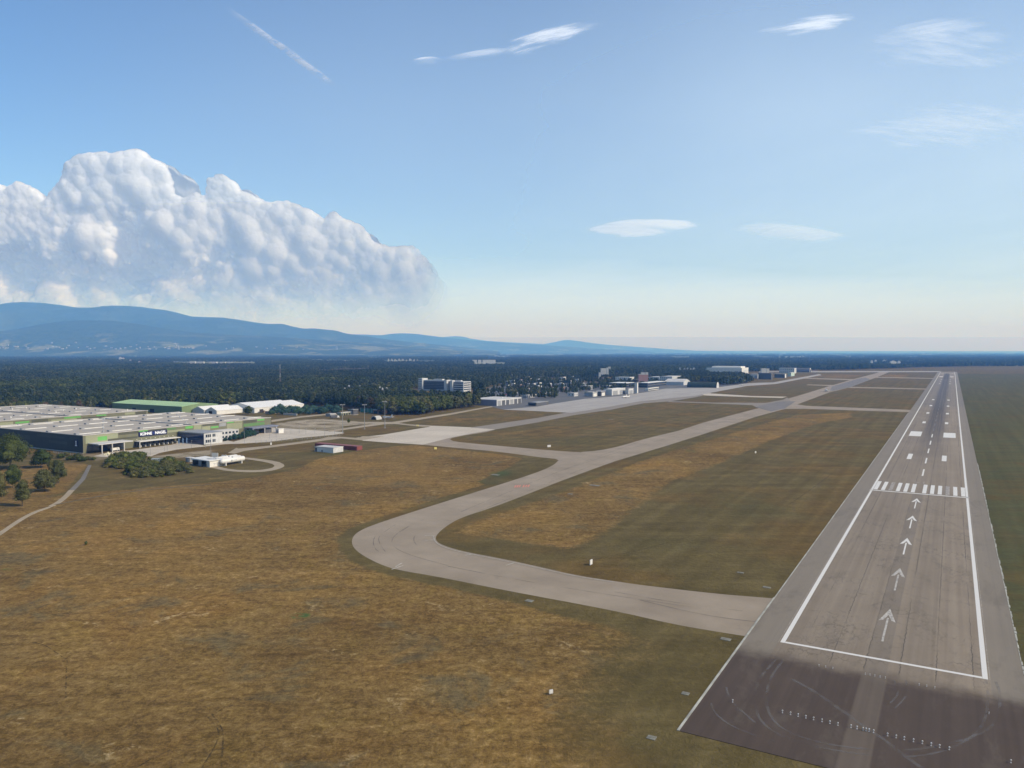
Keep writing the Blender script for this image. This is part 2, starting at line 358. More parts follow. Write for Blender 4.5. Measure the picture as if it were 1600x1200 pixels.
nt.links.new(node(nt, 'ShaderNodeBump', i_Strength=0.75, i_Distance=0.9, i_Height=bh).outputs[0], b.inputs['Normal'])
me.materials.append(m); GRASS = m
o = bpy.data.objects.new('ground', me); sc.collection.objects.link(o); tag(o, kind='structure')
q = MB(); q.add([(-70000, -3000, -0.6), (70000, -3000, -0.6), (70000, 45000, -0.6), (-70000, 45000, -0.6)], [(0, 1, 2, 3)])
og = q.build('outer_ground', flat('far_soil', (.06, .065, .035), 0.95)); tag(og, kind='structure')

# ---------------------------------------------------------------- paving materials
def paving_mat(name, c0, c1, joints=0.0, streak=(0.25, 0.01), crackw=0.0, spot=0.0, axisrot=TH):
    m, nt, b = new_mat(name)
    geo = node(nt, 'ShaderNodeNewGeometry').outputs['Position']
    r = mapping(nt, geo, rot=(0, 0, axisrot))
    a = noise_tex(nt, geo, 0.035, 4, 0.6, 0.5); s = noise_tex(nt, mapping(nt, r, scale=(streak[0], streak[1], 1)), 1.0, 4, 0.6)
    f = noise_tex(nt, geo, 2.2, 3, 0.7)
    g = math_n(nt, 'ADD', math_n(nt, 'MULTIPLY', a, 0.35), math_n(nt, 'MULTIPLY', s, 0.5)); g = math_n(nt, 'ADD', g, math_n(nt, 'MULTIPLY', f, 0.15))
    c = ramp(nt, g, [(0.35, c0), (0.65, c1)])
    if joints:
        br = node(nt, 'ShaderNodeTexBrick', i_Vector=mapping(nt, r, rot=(0, 0, PI / 2)), i_Scale=1.0, offset=0.0)
        br.inputs['Brick Width'].default_value = 7.5; br.inputs['Row Height'].default_value = 7.5; br.inputs['Mortar Size'].default_value = 0.08
        c = mixc(nt, math_n(nt, 'MULTIPLY', br.outputs['Fac'], joints), c, (.10, .09, .075))
    if spot:
        v = smooth(nt, noise_tex(nt, geo, 0.09, 5, 0.7, 1.0), 0.62, 0.75)
        c = mixc(nt, math_n(nt, 'MULTIPLY', v, spot), c, (.10, .092, .085))
    nt.links.new(c, b.inputs['Base Color']); b.inputs['Roughness'].default_value = 0.85; b.inputs['Specular IOR Level'].default_value = 0.2
    return m
M_TAXI = paving_mat('taxiway_asphalt', (.235, .186, .130), (.335, .270, .194), streak=(.06, .06), spot=0.3)
M_CONC = paving_mat('apron_concrete', (.43, .365, .28), (.55, .475, .375), joints=0.5, streak=(0.05, 0.03), spot=0.2)
M_TERM = paving_mat('terminal_apron_concrete', (.30, .27, .235), (.39, .355, .31), joints=0.35, streak=(0.06, 0.01), spot=0.3)
M_LANE = paving_mat('dark_lane_asphalt', (.205, .172, .132), (.265, .225, .175))
M_XING = paving_mat('crossing_asphalt', (.155, .138, .118), (.205, .18, .155))
M_YARD = paving_mat('yard_concrete', (.38, .325, .25), (.56, .49, .39), joints=0.3, streak=(0.2, 0.1))
M_ROAD = paving_mat('service_road', (.28, .225, .15), (.38, .31, .215), streak=(0.3, 0.2))
M_PATH = paving_mat('path_asphalt', (.14, .125, .105), (.20, .18, .15), streak=(0.3, 0.2))
M_PARK = paving_mat('car_park_asphalt', (.085, .083, .08), (.15, .145, .135), spot=.5)
LAY = [0.0]
def pave(name, poly, mat):
    LAY[0] += 0.006
    q = MB(); z = LAY[0]
    q.slab(poly, -0.2, z)
    return tag(q.build(name, mat), kind='structure')
pave('taxiway', main_poly, M_TAXI)
pave('taxiway_branch', branch_poly, M_TAXI)
pave('apron', G((567, 688.5), (555, 684.2), (600, 679), (670, 667), (672, 665.2), (735, 667.7), (774, 671), (735, 677.5), (703, 684), (668, 693), (660, 694.8), (600, 691)), M_CONC)
pave('taxiway_lane', dark_lane, M_LANE)
pave('terminal_apron', term_apron, M_TERM)
pave('cross_taxiway', conc_lane, M_CONC)
pave('cross_taxiway', asph_lane, M_LANE)
pave('runway_exit', strip_a, M_TAXI); pave('runway_exit', strip_b, M_TAXI); pave('runway_exit', strip_c, M_TAXI)
pave('taxiway_link', strip_d, M_TAXI); pave('taxiway_link', strip_e, M_TAXI); pave('perimeter_road', far_lane, M_TERM)
pave('path', path_road, M_ROAD); pave('path', path_spur, M_PATH); pave('loop_road', tank_loop, M_ROAD)
pave('service_road', svc_road, M_ROAD); pave('loading_yard', yard_a, M_YARD); pave('truck_yard', yard_b, M_YARD)
pave('access_road', road_n, M_ROAD); pave('access_road', road_e, M_ROAD)
pave('car_park', G((757, 627), (752, 621), (742, 617), (765, 606), (800, 598), (850, 594), (930, 598), (1040, 596), (1100, 597), (1170, 598.5), (1157, 600.6), (1118, 605.7), (1040, 607.2), (970, 618.8), (913, 623.3), (865, 630.7), (840, 635.2), (800, 638.7), (786, 640), (770, 636)), M_PARK)
pave('crossing_asphalt', G((1180, 636), (1215, 627.5), (1243, 627), (1236, 632), (1226, 638.5), (1205, 643)), M_XING)
pave('crossing_asphalt', G((1300, 604), (1340, 592), (1352, 590), (1360, 593), (1327, 605.5), (1296, 612)), M_XING)
# faint vehicle track through the dry meadow
def ribbon(pts, w0):
    L = []; R = []
    for i, p in enumerate(pts):
        a = pts[max(0, i - 1)]; c = pts[min(len(pts) - 1, i + 1)]; d = (c - a).normalized(); n_ = Vector((-d.y, d.x, 0)) * (w0 / 2)
        L.append(p + n_); R.append(p - n_)
    return L + list(reversed(R))
M_TRACK = paving_mat('track_soil', (.085, .066, .036), (.15, .11, .06), streak=(0.4, 0.4))
pave('path_worn_section', ribbon(chaikin(G((80, 791), (92, 785), (104, 775), (112, 766)), 2), 2.8), M_ROAD)
pave('track', ribbon(chaikin(G((86, 789), (130, 780), (165, 774), (205, 768), (246, 764), (330, 757)), 2), 1.8), M_TRACK)

# ---------------------------------------------------------------- runway
RW = tag(empty('runway', W(0, 0, 0), -TH), kind='structure')
m, nt, b = new_mat('runway_asphalt')
tc = node(nt, 'ShaderNodeTexCoord').outputs['Object']
sx = node(nt, 'ShaderNodeSeparateXYZ', i_0=tc); X, Y = sx.outputs[0], sx.outputs[1]
big = noise_tex(nt, tc, 0.03, 4, 0.6, 0.4)
st = noise_tex(nt, mapping(nt, tc, scale=(0.55, 0.006, 1)), 1.0, 4, 0.6)
fn = noise_tex(nt, tc, 2.5, 4, 0.75)
g = math_n(nt, 'ADD', math_n(nt, 'MULTIPLY', big, 0.35), math_n(nt, 'MULTIPLY', st, 0.45)); g = math_n(nt, 'ADD', g, math_n(nt, 'MULTIPLY', fn, 0.2))
base = ramp(nt, g, [(0.36, (.195, .152, .106)), (0.5, (.235, .186, .131)), (0.66, (.28, .226, .161))])
# paver lanes, each laid in its own mix
lane = node(nt, 'ShaderNodeTexWhiteNoise', noise_dimensions='1D', i_W=math_n(nt, 'FLOOR', math_n(nt, 'DIVIDE', math_n(nt, 'ADD', X, 3.6), 7.5))).outputs[0]
base = mixc(nt, 0.55, base, mixc(nt, lane, (.86, .86, .86), (1.1, 1.09, 1.07)), 'MULTIPLY')
# centre lane is newer, darker asphalt
cl = math_n(nt, 'MULTIPLY', smooth(nt, math_n(nt, 'ABSOLUTE', math_n(nt, 'ADD', X, 0.6)), 2.35, 2.55, 1.0, 0.0), smooth(nt, Y, -2.0, 2.0, 1.0, 0.25))
base = mixc(nt, math_n(nt, 'MULTIPLY', cl, 0.4), base, (.150, .126, .098))
# shoulders are greyer
sh = smooth(nt, math_n(nt, 'ABSOLUTE', math_n(nt, 'ADD', X, 0.6)), 23.2, 23.6)
base = mixc(nt, math_n(nt, 'MULTIPLY', sh, 0.6), base, (.20, .172, .132))
# turning pad: darker new surface before the start line, except the centre lane
edge = math_n(nt, 'ADD', Y, math_n(nt, 'ADD', math_n(nt, 'MULTIPLY', X, 0.0), math_n(nt, 'MULTIPLY', math_n(nt, 'SUBTRACT', noise_tex(nt, tc, 0.12, 5, .65), 0.5), 12.0)))
pad = smooth(nt, edge, -268.0, -257.0, 1.0, 0.0)
pad = math_n(nt, 'MULTIPLY', pad, math_n(nt, 'SUBTRACT', 1.0, math_n(nt, 'MULTIPLY', smooth(nt, math_n(nt, 'ABSOLUTE', math_n(nt, 'ADD', X, 0.5)), 2.3, 3.0, 1.0, 0.0), 0.34)))
padc = ramp(nt, g, [(0.36, (.056, .038, .027)), (0.66, (.092, .065, .046))])
base = mixc(nt, pad, base, padc)
# old stains and patched areas of the displaced-threshold length
stn = math_n(nt, 'MULTIPLY', smooth(nt, noise_tex(nt, mapping(nt, tc, scale=(.11, .035, 1)), 1.0, 6, .72, .5), .52, .66), smooth(nt, Y, 40, -20))
base = mixc(nt, math_n(nt, 'MULTIPLY', stn, .38), base, (.125, .10, .072))
# tyre rubber
wx = math_n(nt, 'ABSOLUTE', math_n(nt, 'ADD', X, math_n(nt, 'ADD', 0.6, math_n(nt, 'MULTIPLY', math_n(nt, 'SUBTRACT', st, 0.5), 6.0))))
rb = math_n(nt, 'MULTIPLY', smooth(nt, wx, 4.0, 11.0, 1.0, 0.0), math_n(nt, 'MULTIPLY', smooth(nt, Y, 60, 420), smooth(nt, Y, 2450, 2620, 1.0, 0.0)))
rb = math_n(nt, 'MULTIPLY', rb, smooth(nt, noise_tex(nt, mapping(nt, tc, scale=(0.8, 0.004, 1)), 1.0, 5, 0.7), 0.25, 0.62, 0.45, 1.0))
rbm = math_n(nt, 'MULTIPLY', rb, smooth(nt, Y, 300, 850, 0.72, 0.97))
base = mixc(nt, rbm, base, (.055, .046, .044))
# older dark resurfaced length
mid = math_n(nt, 'MULTIPLY', math_n(nt, 'MULTIPLY', smooth(nt, Y, 660, 800), smooth(nt, Y, 1900, 2000, 1.0, 0.0)), 0.35)
base = mixc(nt, mid, base, (.14, .127, .112))
# joints and cracks
wob = math_n(nt, 'MULTIPLY', math_n(nt, 'SUBTRACT', noise_tex(nt, tc, 0.5, 4, 0.7), 0.5), 1.1)
jx = math_n(nt, 'ABSOLUTE', math_n(nt, 'SUBTRACT', math_n(nt, 'PINGPONG', math_n(nt, 'ADD', math_n(nt, 'ADD', X, 3.1), wob), 3.75), 0.0))
jl = math_n(nt, 'MULTIPLY', smooth(nt, jx, 0.05, 0.16, 1.0, 0.0), smooth(nt, noise_tex(nt, mapping(nt, tc, scale=(0.25, 0.02, 1)), 1.0, 4, 0.6), 0.36, 0.56))
vc = node(nt, 'ShaderNodeTexVoronoi', feature='DISTANCE_TO_EDGE', i_Vector=mapping(nt, tc, scale=(0.42, 0.20, 1), loc=(3, 1, 0)), i_Scale=1.0, i_Randomness=1.0)
warp = node(nt, 'ShaderNodeVectorMath', operation='ADD', i_0=mapping(nt, tc, scale=(0.42, 0.20, 1), loc=(3, 1, 0)), i_1=node(nt, 'ShaderNodeVectorMath', operation='SCALE', i_0=node(nt, 'ShaderNodeTexNoise', i_Vector=tc, i_Scale=0.7, i_Detail=4.0).outputs[1], i_Scale=0.9).outputs[0]).outputs[0]
nt.links.new(warp, vc.inputs['Vector'])
ckm = math_n(nt, 'MULTIPLY', smooth(nt, noise_tex(nt, tc, 0.045, 5, 0.7, 0.6), 0.48, 0.62), smooth(nt, Y, 20, -40))
ck = math_n(nt, 'MULTIPLY', smooth(nt, vc.outputs['Distance'], 0.02, 0.07, 1.0, 0.0), ckm)
inn = math_n(nt, 'MULTIPLY', smooth(nt, math_n(nt, 'ABSOLUTE', X), 22, 23, 1.0, 0.15), smooth(nt, Y, -262, -258))
tot = math_n(nt, 'MULTIPLY', math_n(nt, 'MAXIMUM', math_n(nt, 'MULTIPLY', jl, 0.8), math_n(nt, 'MULTIPLY', ck, 0.42)), inn, clamp=True)
base = mixc(nt, tot, base, (.05, .042, .034))
nt.links.new(base, b.inputs['Base Color']); b.inputs['Roughness'].default_value = 0.82; b.inputs['Specular IOR Level'].default_value = 0.25
nt.links.new(node(nt, 'ShaderNodeBump', i_Strength=0.25, i_Distance=0.02, i_Height=fn).outputs[0], b.inputs['Normal'])
ZR = 0.10
q = MB()
ys = list(np.arange(-311, 2810, 120)) + [2812]
for a_, b_ in zip(ys[:-1], ys[1:]): q.add([(-31.8, a_, ZR), (29.6, a_, ZR), (29.6, b_, ZR), (-31.8, b_, ZR)], [(0, 1, 2, 3)])
q.add([(-31.8, -311, -.3), (-31.8, 2812, -.3), (-31.8, 2812, ZR), (-31.8, -311, ZR)], [(0, 3, 2, 1)])
q.add([(29.6, -311, -.3), (29.6, 2812, -.3), (29.6, 2812, ZR), (29.6, -311, ZR)], [(0, 1, 2, 3)])
q.add([(-31.8, -311, -.3), (29.6, -311, -.3), (29.6, -311, ZR), (-31.8, -311, ZR)], [(0, 1, 2, 3)])
q.build('runway_surface', m, RW)
# paint
m, nt, b = new_mat('runway_paint')
tc = node(nt, 'ShaderNodeTexCoord').outputs['Object']
oi = node(nt, 'ShaderNodeObjectInfo')
wr = noise_tex(nt, tc, 1.4, 5, 0.75); wr2 = noise_tex(nt, mapping(nt, tc, scale=(2.5, .2, 1)), 1.0, 3, 0.6)
wear = smooth(nt, math_n(nt, 'ADD', math_n(nt, 'MULTIPLY', wr, .5), math_n(nt, 'MULTIPLY', wr2, .5)), 0.50, 0.66)
al = oi.outputs['Alpha']
c = mixc(nt, math_n(nt, 'MULTIPLY', wear, math_n(nt, 'SUBTRACT', 1.0, al), clamp=True), (.66, .62, .55), (.24, .20, .155))
nt.links.new(c, b.inputs['Base Color']); b.inputs['Roughness'].default_value = 0.6
PAINT = m
ZP = ZR + 0.012
HALFW = flat('half_worn_paint', (.44, .40, .34), .7, .45, 1.1); FADED = flat('rubbered_paint', (.155, .14, .125), .7, .35, .5); WORN = flat('worn_paint', (.33, .29, .24), .7, .4, .7)
def mark(name, polys, keep=0.7):
    q = MB()
    for poly in polys:
        pts = [Vector((x, y, 0)) for x, y in poly]
        q.slab(pts, ZR - 0.02, ZP)
    o = q.build(name, FADED if keep == .15 else WORN if keep == 0.0 else HALFW if keep < 0 else PAINT, RW); o.color = (1, 1, 1, max(0, keep)); return o
def rect(x0, x1, y0, y1): return [(x0, y0), (x1, y0), (x1, y1), (x0, y1)]
V0 = -0.6
mark('edge_line', [rect(V0 - 22.9, V0 - 21.8, -252.6, 2760)], .95)
mark('edge_line', [rect(V0 + 21.8, V0 + 22.9, -252.6, 2760)], .95)
mark('outer_edge_line', [rect(V0 - 23.35, V0 - 23.22, -252.6, 60)], 0.0); mark('outer_edge_line', [rect(V0 + 23.22, V0 + 23.35, -252.6, 60)], 0.0)
mark('start_line', [rect(V0 - 21.75, V0 + 21.75, -252.6, -251.5)], .8)
mark('threshold_line', [rect(V0 - 23.4, V0 + 23.4, -0.9, 0.9)], .9)
for i, k in enumerate((-20.7, -17.1, -13.5, -9.9, -6.3, -2.7, 2.7, 6.3, 9.9, 13.5, 17.1, 20.7)):
    mark('threshold_stripe', [rect(V0 + k - 0.95, V0 + k + 0.95, 3.0, 33.0)], {2: 0.0, 9: 0.0, 4: .35, 5: .5}.get(i, .75))
for t in (-14.9, -62.7, -111.3, -160.9, -209.8):
    x = V0
    a = .55 if t > -150 else -1.0
    mark('arrow', [[(x - .26, t - 29), (x + .26, t - 29), (x + .26, t - 9), (x - .26, t - 9)],
                   [(x, t), (x + 2.1, t - 12), (x + 1.0, t - 11.0), (x, t - 6.0), (x - 1.0, t - 11.0), (x - 2.1, t - 12)]], a)
mark('old_marking', [rect(V0 - 3.0, V0 - .5, 38.5, 39.4), rect(V0 - 4.2, V0 - 2.2, 43, 43.6), rect(V0 + 1.3, V0 + 1.8, 36, 44)], 0.0)
k = 67.0
while k < 2660:
    mark('centreline_dash', [rect(V0 - .45, V0 + .45, k, k + 30.5)], .7 if k < 330 else .15); k += 60.0
for s in (-1, 1):
    for a0, a1, w0, w1 in ((145, 177, 9.3, 12.2), (312, 357, 8.7, 18.2), (455, 478, 8.9, 11.9), (597, 620, 8.9, 11.9), (745, 768, 8.9, 11.9), (896, 919, 8.9, 11.9),
                           (1586, 1609, 8.9, 11.9), (1734, 1757, 8.9, 11.9), (1883, 1906, 8.9, 11.9), (2130, 2190, 8.7, 18.2), (2330, 2353, 8.9, 11.9)):
        x0, x1 = sorted((V0 + s * w0, V0 + s * w1))
        mark('aiming_point_marking' if w1 > 15 else 'touchdown_marking', [rect(x0, x1, a0, a1)], .85)
for kx in (-20.7, -17.1, -13.5, -9.9, -6.3, 6.3, 9.9, 13.5, 17.1, 20.7): mark('threshold_stripe', [rect(V0 + kx - .9, V0 + kx + .9, 2560, 2590)], .8)
# pale drain kerbs along both edges of the paving
mk = flat('kerb_concrete', (.42, .40, .33), .8, .35, .15)
q = MB(); q.box(-32.35, -31.85, -311, -216, -.2, ZR + 0.05); q.box(-32.15, -31.85, -216, 600, -.2, ZR + 0.03); tag(q.build('edge_kerb', mk, RW))
q = MB()
for i in range(130):
    a_ = -245 + i * 3.0; j = random.uniform(-.15, .25)
    q.box(29.62, 29.9 + j, a_, a_ + random.uniform(2.2, 2.95), -.2, ZR + 0.03)
q.build('edge_kerb', mk, RW)
# tyre scuffs on the turning pad, pale and thin
m_sc, nt, b = new_mat('tyre_scuff')
tc = node(nt, 'ShaderNodeTexCoord').outputs['Object']
b.inputs['Base Color'].default_value = (.20, .18, .16, 1); b.inputs['Roughness'].default_value = .8
al = math_n(nt, 'MULTIPLY', smooth(nt, noise_tex(nt, tc, 0.12, 4, .6), .38, .62), .38)
nt.links.new(al, b.inputs['Alpha'])
m_tm, nt, b = new_mat('tyre_mark')
tc = node(nt, 'ShaderNodeTexCoord').outputs['Object']
b.inputs['Base Color'].default_value = (.075, .065, .055, 1); b.inputs['Roughness'].default_value = .8
nt.links.new(math_n(nt, 'MULTIPLY', smooth(nt, noise_tex(nt, tc, 0.1, 4, .6), .35, .6), .38), b.inputs['Alpha'])
def strip_on(name, pxs, wd, mat, z, parent=None, it=3):
    pts = chaikin(G(*pxs), it); q = MB(); r = ribbon(pts, wd); n_ = len(pts)
    vs = [(p.x, p.y, z) for p in r[:n_]] + [(p.x, p.y, z) for p in reversed(r[n_:])]
    q.add(vs, [(i, n_ + i, n_ + i + 1, i + 1) for i in range(n_ - 1)])
    o = q.build(name, mat); o.parent = parent
    if parent: o.matrix_parent_inverse = parent.matrix_world.inverted()
    else: tag(o, kind='structure')
    return o
bpy.context.view_layer.update()
for i, c_ in enumerate([((1216, 1028), (1185, 1060), (1178, 1095), (1185, 1125), (1215, 1150), (1290, 1172), (1400, 1186), (1480, 1176), (1538, 1140), (1545, 1085), (1540, 1062)),
           ((1226, 1030), (1203, 1058), (1196, 1090), (1200, 1115), (1222, 1142), (1290, 1165), (1400, 1176), (1490, 1164), (1560, 1135), (1563, 1085), (1556, 1066)),
           ((1238, 1062), (1275, 1082), (1330, 1122), (1370, 1148), (1430, 1195), (1500, 1240)),
           ((1110, 1098), (1118, 1118), (1150, 1140), (1210, 1160)), ((1135, 1075), (1140, 1095), (1180, 1130)),
           ((1398, 1064), (1405, 1085), (1390, 1100)), ((1416, 1064), (1420, 1085), (1398, 1108))]):
    strip_on('tyre_scuff', c_, (0.6, 0.6, 0.9, .5, .5, .4, .4)[i], m_sc, ZR + 0.02 + i * .003, RW)
m_rt, nt, b = new_mat('worn_rut')
tc = node(nt, 'ShaderNodeNewGeometry').outputs['Position']
b.inputs['Base Color'].default_value = (.060, .045, .022, 1); b.inputs['Roughness'].default_value = .95
nt.links.new(math_n(nt, 'MULTIPLY', smooth(nt, noise_tex(nt, tc, 0.5, 4, .7), .40, .62), .6), b.inputs['Alpha'])
for _i, _c in enumerate((((315, 1200), (340, 1160), (343, 1140), (325, 1120)), ((345, 1200), (349, 1160), (347, 1135), (330, 1115)), ((105, 1030), (103, 1060), (103, 1090)), ((205, 1205), (245, 1180), (300, 1160), (325, 1150)), ((325, 1122), (350, 1106), (400, 1090)), ((0, 1010), (60, 1000), (105, 1032)), ((1230, 560 + 230), (1260, 770), (1300, 740)), ((240, 860), (330, 846), (420, 838)), ((900, 880), (1000, 860), (1080, 838)))):
    strip_on('vehicle_rut', _c, .32, m_rt, .015 + .002 * _i, None, 3)
TX = [ob for ob in bpy.data.objects if ob.name == 'taxiway'][0]
for i, c_ in enumerate([((591, 832), (582, 845), (586, 858), (592, 862)), ((618, 820), (590, 838), (594, 852), (602, 862)), ((645, 818), (613, 838), (612, 854), (640, 868), (700, 884)),
           ((650, 833), (645, 845), (655, 856)), ((662, 812), (640, 822), (625, 832)), ((700, 885), (800, 905), (940, 928), (1100, 952)), ((960, 925), (1060, 943), (1160, 955)),
           ((720, 800), (780, 775), (860, 742), (930, 715), (1000, 690)), ((740, 802), (800, 778), (880, 745), (950, 718)), ((1000, 938), (1100, 962), (1180, 972)), ((880, 735), (960, 708), (1060, 680), (1180, 644))]):
    strip_on('tyre_mark', c_, .3 if i < 5 else .4, m_tm, 0.05 + .003 * i + 0.04, TX)
m_lt = flat('faded_paint', (.42, .38, .31), .8, .3, .8)
for i, (a_, b_) in enumerate([((612, 890), (630, 884)), ((618, 886), (628, 880)), ((664, 837), (680, 837.5)), ((664, 844.5), (680, 844)), ((727, 868), (738, 866)), ((790, 884), (803, 880))]):
    strip_on('holding_dash', (a_, b_), .55, m_lt, 0.105 + .002 * i, TX, 0)
m_rd = flat('red_marking_paint', (.62, .22, .15), .7, .2, 1.0)
for i in range(6):
    x = (804, 807.5, 811, 817, 821, 825)[i]
    strip_on('mandatory_marking', ((x, 762 - i * .15), (x + 2.2, 758.5 - i * .15)), .7, m_rd, 0.12 + .002 * i, TX, 0)
strip_on('edge_line', ((677, 838), (680, 848), (697, 857), (730, 865), (780, 874.5), (840, 887.5), (900, 901), (960, 910)), .35, m_lt, 0.118, TX)
# ---------------------------------------------------------------- hills
def ridge(name, pts, D, spread, seed, mat, foot=0.0, nx=260, ny=46, amp=0.09):
    """hill range whose crest follows surveyed heights at distance D; spread = depth of the slope towards us"""
    pts = sorted(pts); xs = [p[0] for p in pts]; ysv = [p[1] for p in pts]
    vs = []; fs = []
    px = np.linspace(xs[0], xs[-1], nx)
    crest = np.interp(px, xs, ysv)
    for j in range(ny + 12):
        t = j / (ny - 1)                     # 0 foot, 1 crest, >1 the far side
        for i in range(nx):
            kx = (px[i] - 800) / FOC
            d = D - spread + spread * t
            h0 = CAM_H + (HOR - crest[i]) / FOC * D
            if t <= 1: s = (3 * t * t - 2 * t ** 3) * 0.55 + 0.45 * t ** 1.2
            else: s = max(0, 1 - ((t - 1) * 4) ** 1.5)
            nz = mnoise.fractal(Vector((kx * D / 1900.0 + seed, d / 1900.0, seed * .7)), 1.0, 2.0, 6)
            rd = abs(mnoise.noise(Vector((kx * D / 1300.0 + seed * 2, d / 3200.0, 3.1))))
            env = 4 * s * (1 - s) + 0.05
            h = h0 * s + h0 * (nz * amp * 2.2 - rd * amp * 2.6) * env
            vs.append((kx * D + (nz * 150 if t < 1 else 0), d, max(h, -2) + foot * (1 - s)))
    for j in range(ny + 11):
        for i in range(nx - 1): a = j * nx + i; fs.append((a, a + 1, a + nx + 1, a + nx))
    q = MB(); q.add(vs, fs); o = q.build(name, mat, smooth_=True); return tag(o, kind='structure')
m, nt, b = new_mat('hill_forest')
geo = node(nt, 'ShaderNodeNewGeometry').outputs['Position']
a_ = noise_tex(nt, geo, 0.0016, 6, 0.65, .5); c_ = noise_tex(nt, geo, 0.012, 4, .7); zz = node(nt, 'ShaderNodeSeparateXYZ', i_0=geo).outputs[2]
fc = ramp(nt, c_, [(0.35, (.028, .042, .020)), (0.65, (.06, .078, .034))])
op = math_n(nt, 'MULTIPLY', smooth(nt, a_, 0.52, 0.60), smooth(nt, zz, 180, 420, 1.0, 0.08))
fc = mixc(nt, op, fc, ramp(nt, c_, [(0.4, (.12, .14, .06)), (0.6, (.24, .22, .12))]))
nt.links.new(fc, b.inputs['Base Color']); b.inputs['Roughness'].default_value = .95; b.inputs['Specular IOR Level'].default_value = .05
nt.links.new(node(nt, 'ShaderNodeBump', i_Strength=1.0, i_Distance=30.0, i_Height=c_).outputs[0], b.inputs['Normal'])
HILL = m
ridge('hills_main_ridge', [(-500, 500), (-300, 486), (-120, 492), (0, 477), (20, 473), (35, 472), (70, 473.5), (100, 477), (120, 480.5), (155, 481), (175, 478), (205, 478.5), (225, 480), (240, 482), (262, 484.5), (275, 487.5), (300, 494.5), (320, 495.5), (350, 496), (375, 499.5), (400, 503.7), (420, 505.8), (442, 505.5), (458, 510), (475, 513.5), (490, 513.2), (520, 516), (540, 522), (570, 526), (620, 532), (700, 540), (780, 549)], 17500, 5200, 1.3, HILL)
ridge('hills_far_ridge', [(430, 540), (500, 524), (540, 522.3), (570, 522.5), (595, 523.7), (612, 521.5), (630, 520.7), (650, 521.5), (670, 524), (690, 526.5), (730, 531), (780, 535), (860, 540), (940, 545), (1010, 549)], 27000, 5000, 5.1, HILL)
ridge('hills_distant_ridge', [(640, 538), (690, 527), (710, 525), (725, 526), (735, 529), (760, 532.5), (800, 535), (850, 537.5), (869, 534), (880, 531.5), (890, 531.2), (905, 533), (925, 536), (960, 539.5), (1010, 543), (1060, 546.5), (1110, 549)], 38000, 5000, 8.4, HILL, nx=200)
ridge('hills_foothill', [(-400, 520), (-200, 512), (-60, 518), (0, 519), (40, 514), (80, 505), (105, 501.5), (125, 500.5), (175, 501), (215, 506), (250, 512), (300, 519), (360, 523), (440, 527), (520, 532), (600, 538), (680, 545), (720, 549)], 13600, 3600, 2.9, HILL, amp=.07)
ridge('hills_low_plain', [(-700, 545), (-200, 546), (200, 545.5), (500, 546.5), (800, 547.5), (1100, 548), (1400, 548.6), (1700, 548.8), (2300, 548.5)], 40500, 3000, 7.7, HILL, nx=300)
# transmitter mast on the main ridge
M_RW = flat('mast_paint', (.62, .60, .58), .6)
# ---------------------------------------------------------------- haze
q = MB(); q.box(-60000, 60000, -2500, 44500, -3.0, 1400)
HZ = q.build('haze', []); tag(HZ, kind='stuff')
m = bpy.data.materials.new('haze_air'); m.use_nodes = True; nt = m.node_tree; nt.nodes.clear()
pv_ = node(nt, 'ShaderNodeVolumePrincipled', i_Density=7.5e-5)
pv_.inputs['Color'].default_value = (.155, .42, 1.0, 1); pv_.inputs['Absorption Color'].default_value = (1, 1, 1, 1); pv_.inputs['Anisotropy'].default_value = 0.0
out = node(nt, 'ShaderNodeOutputMaterial'); nt.links.new(pv_.outputs[0], out.inputs['Volume'])
HZ.data.materials.append(m)
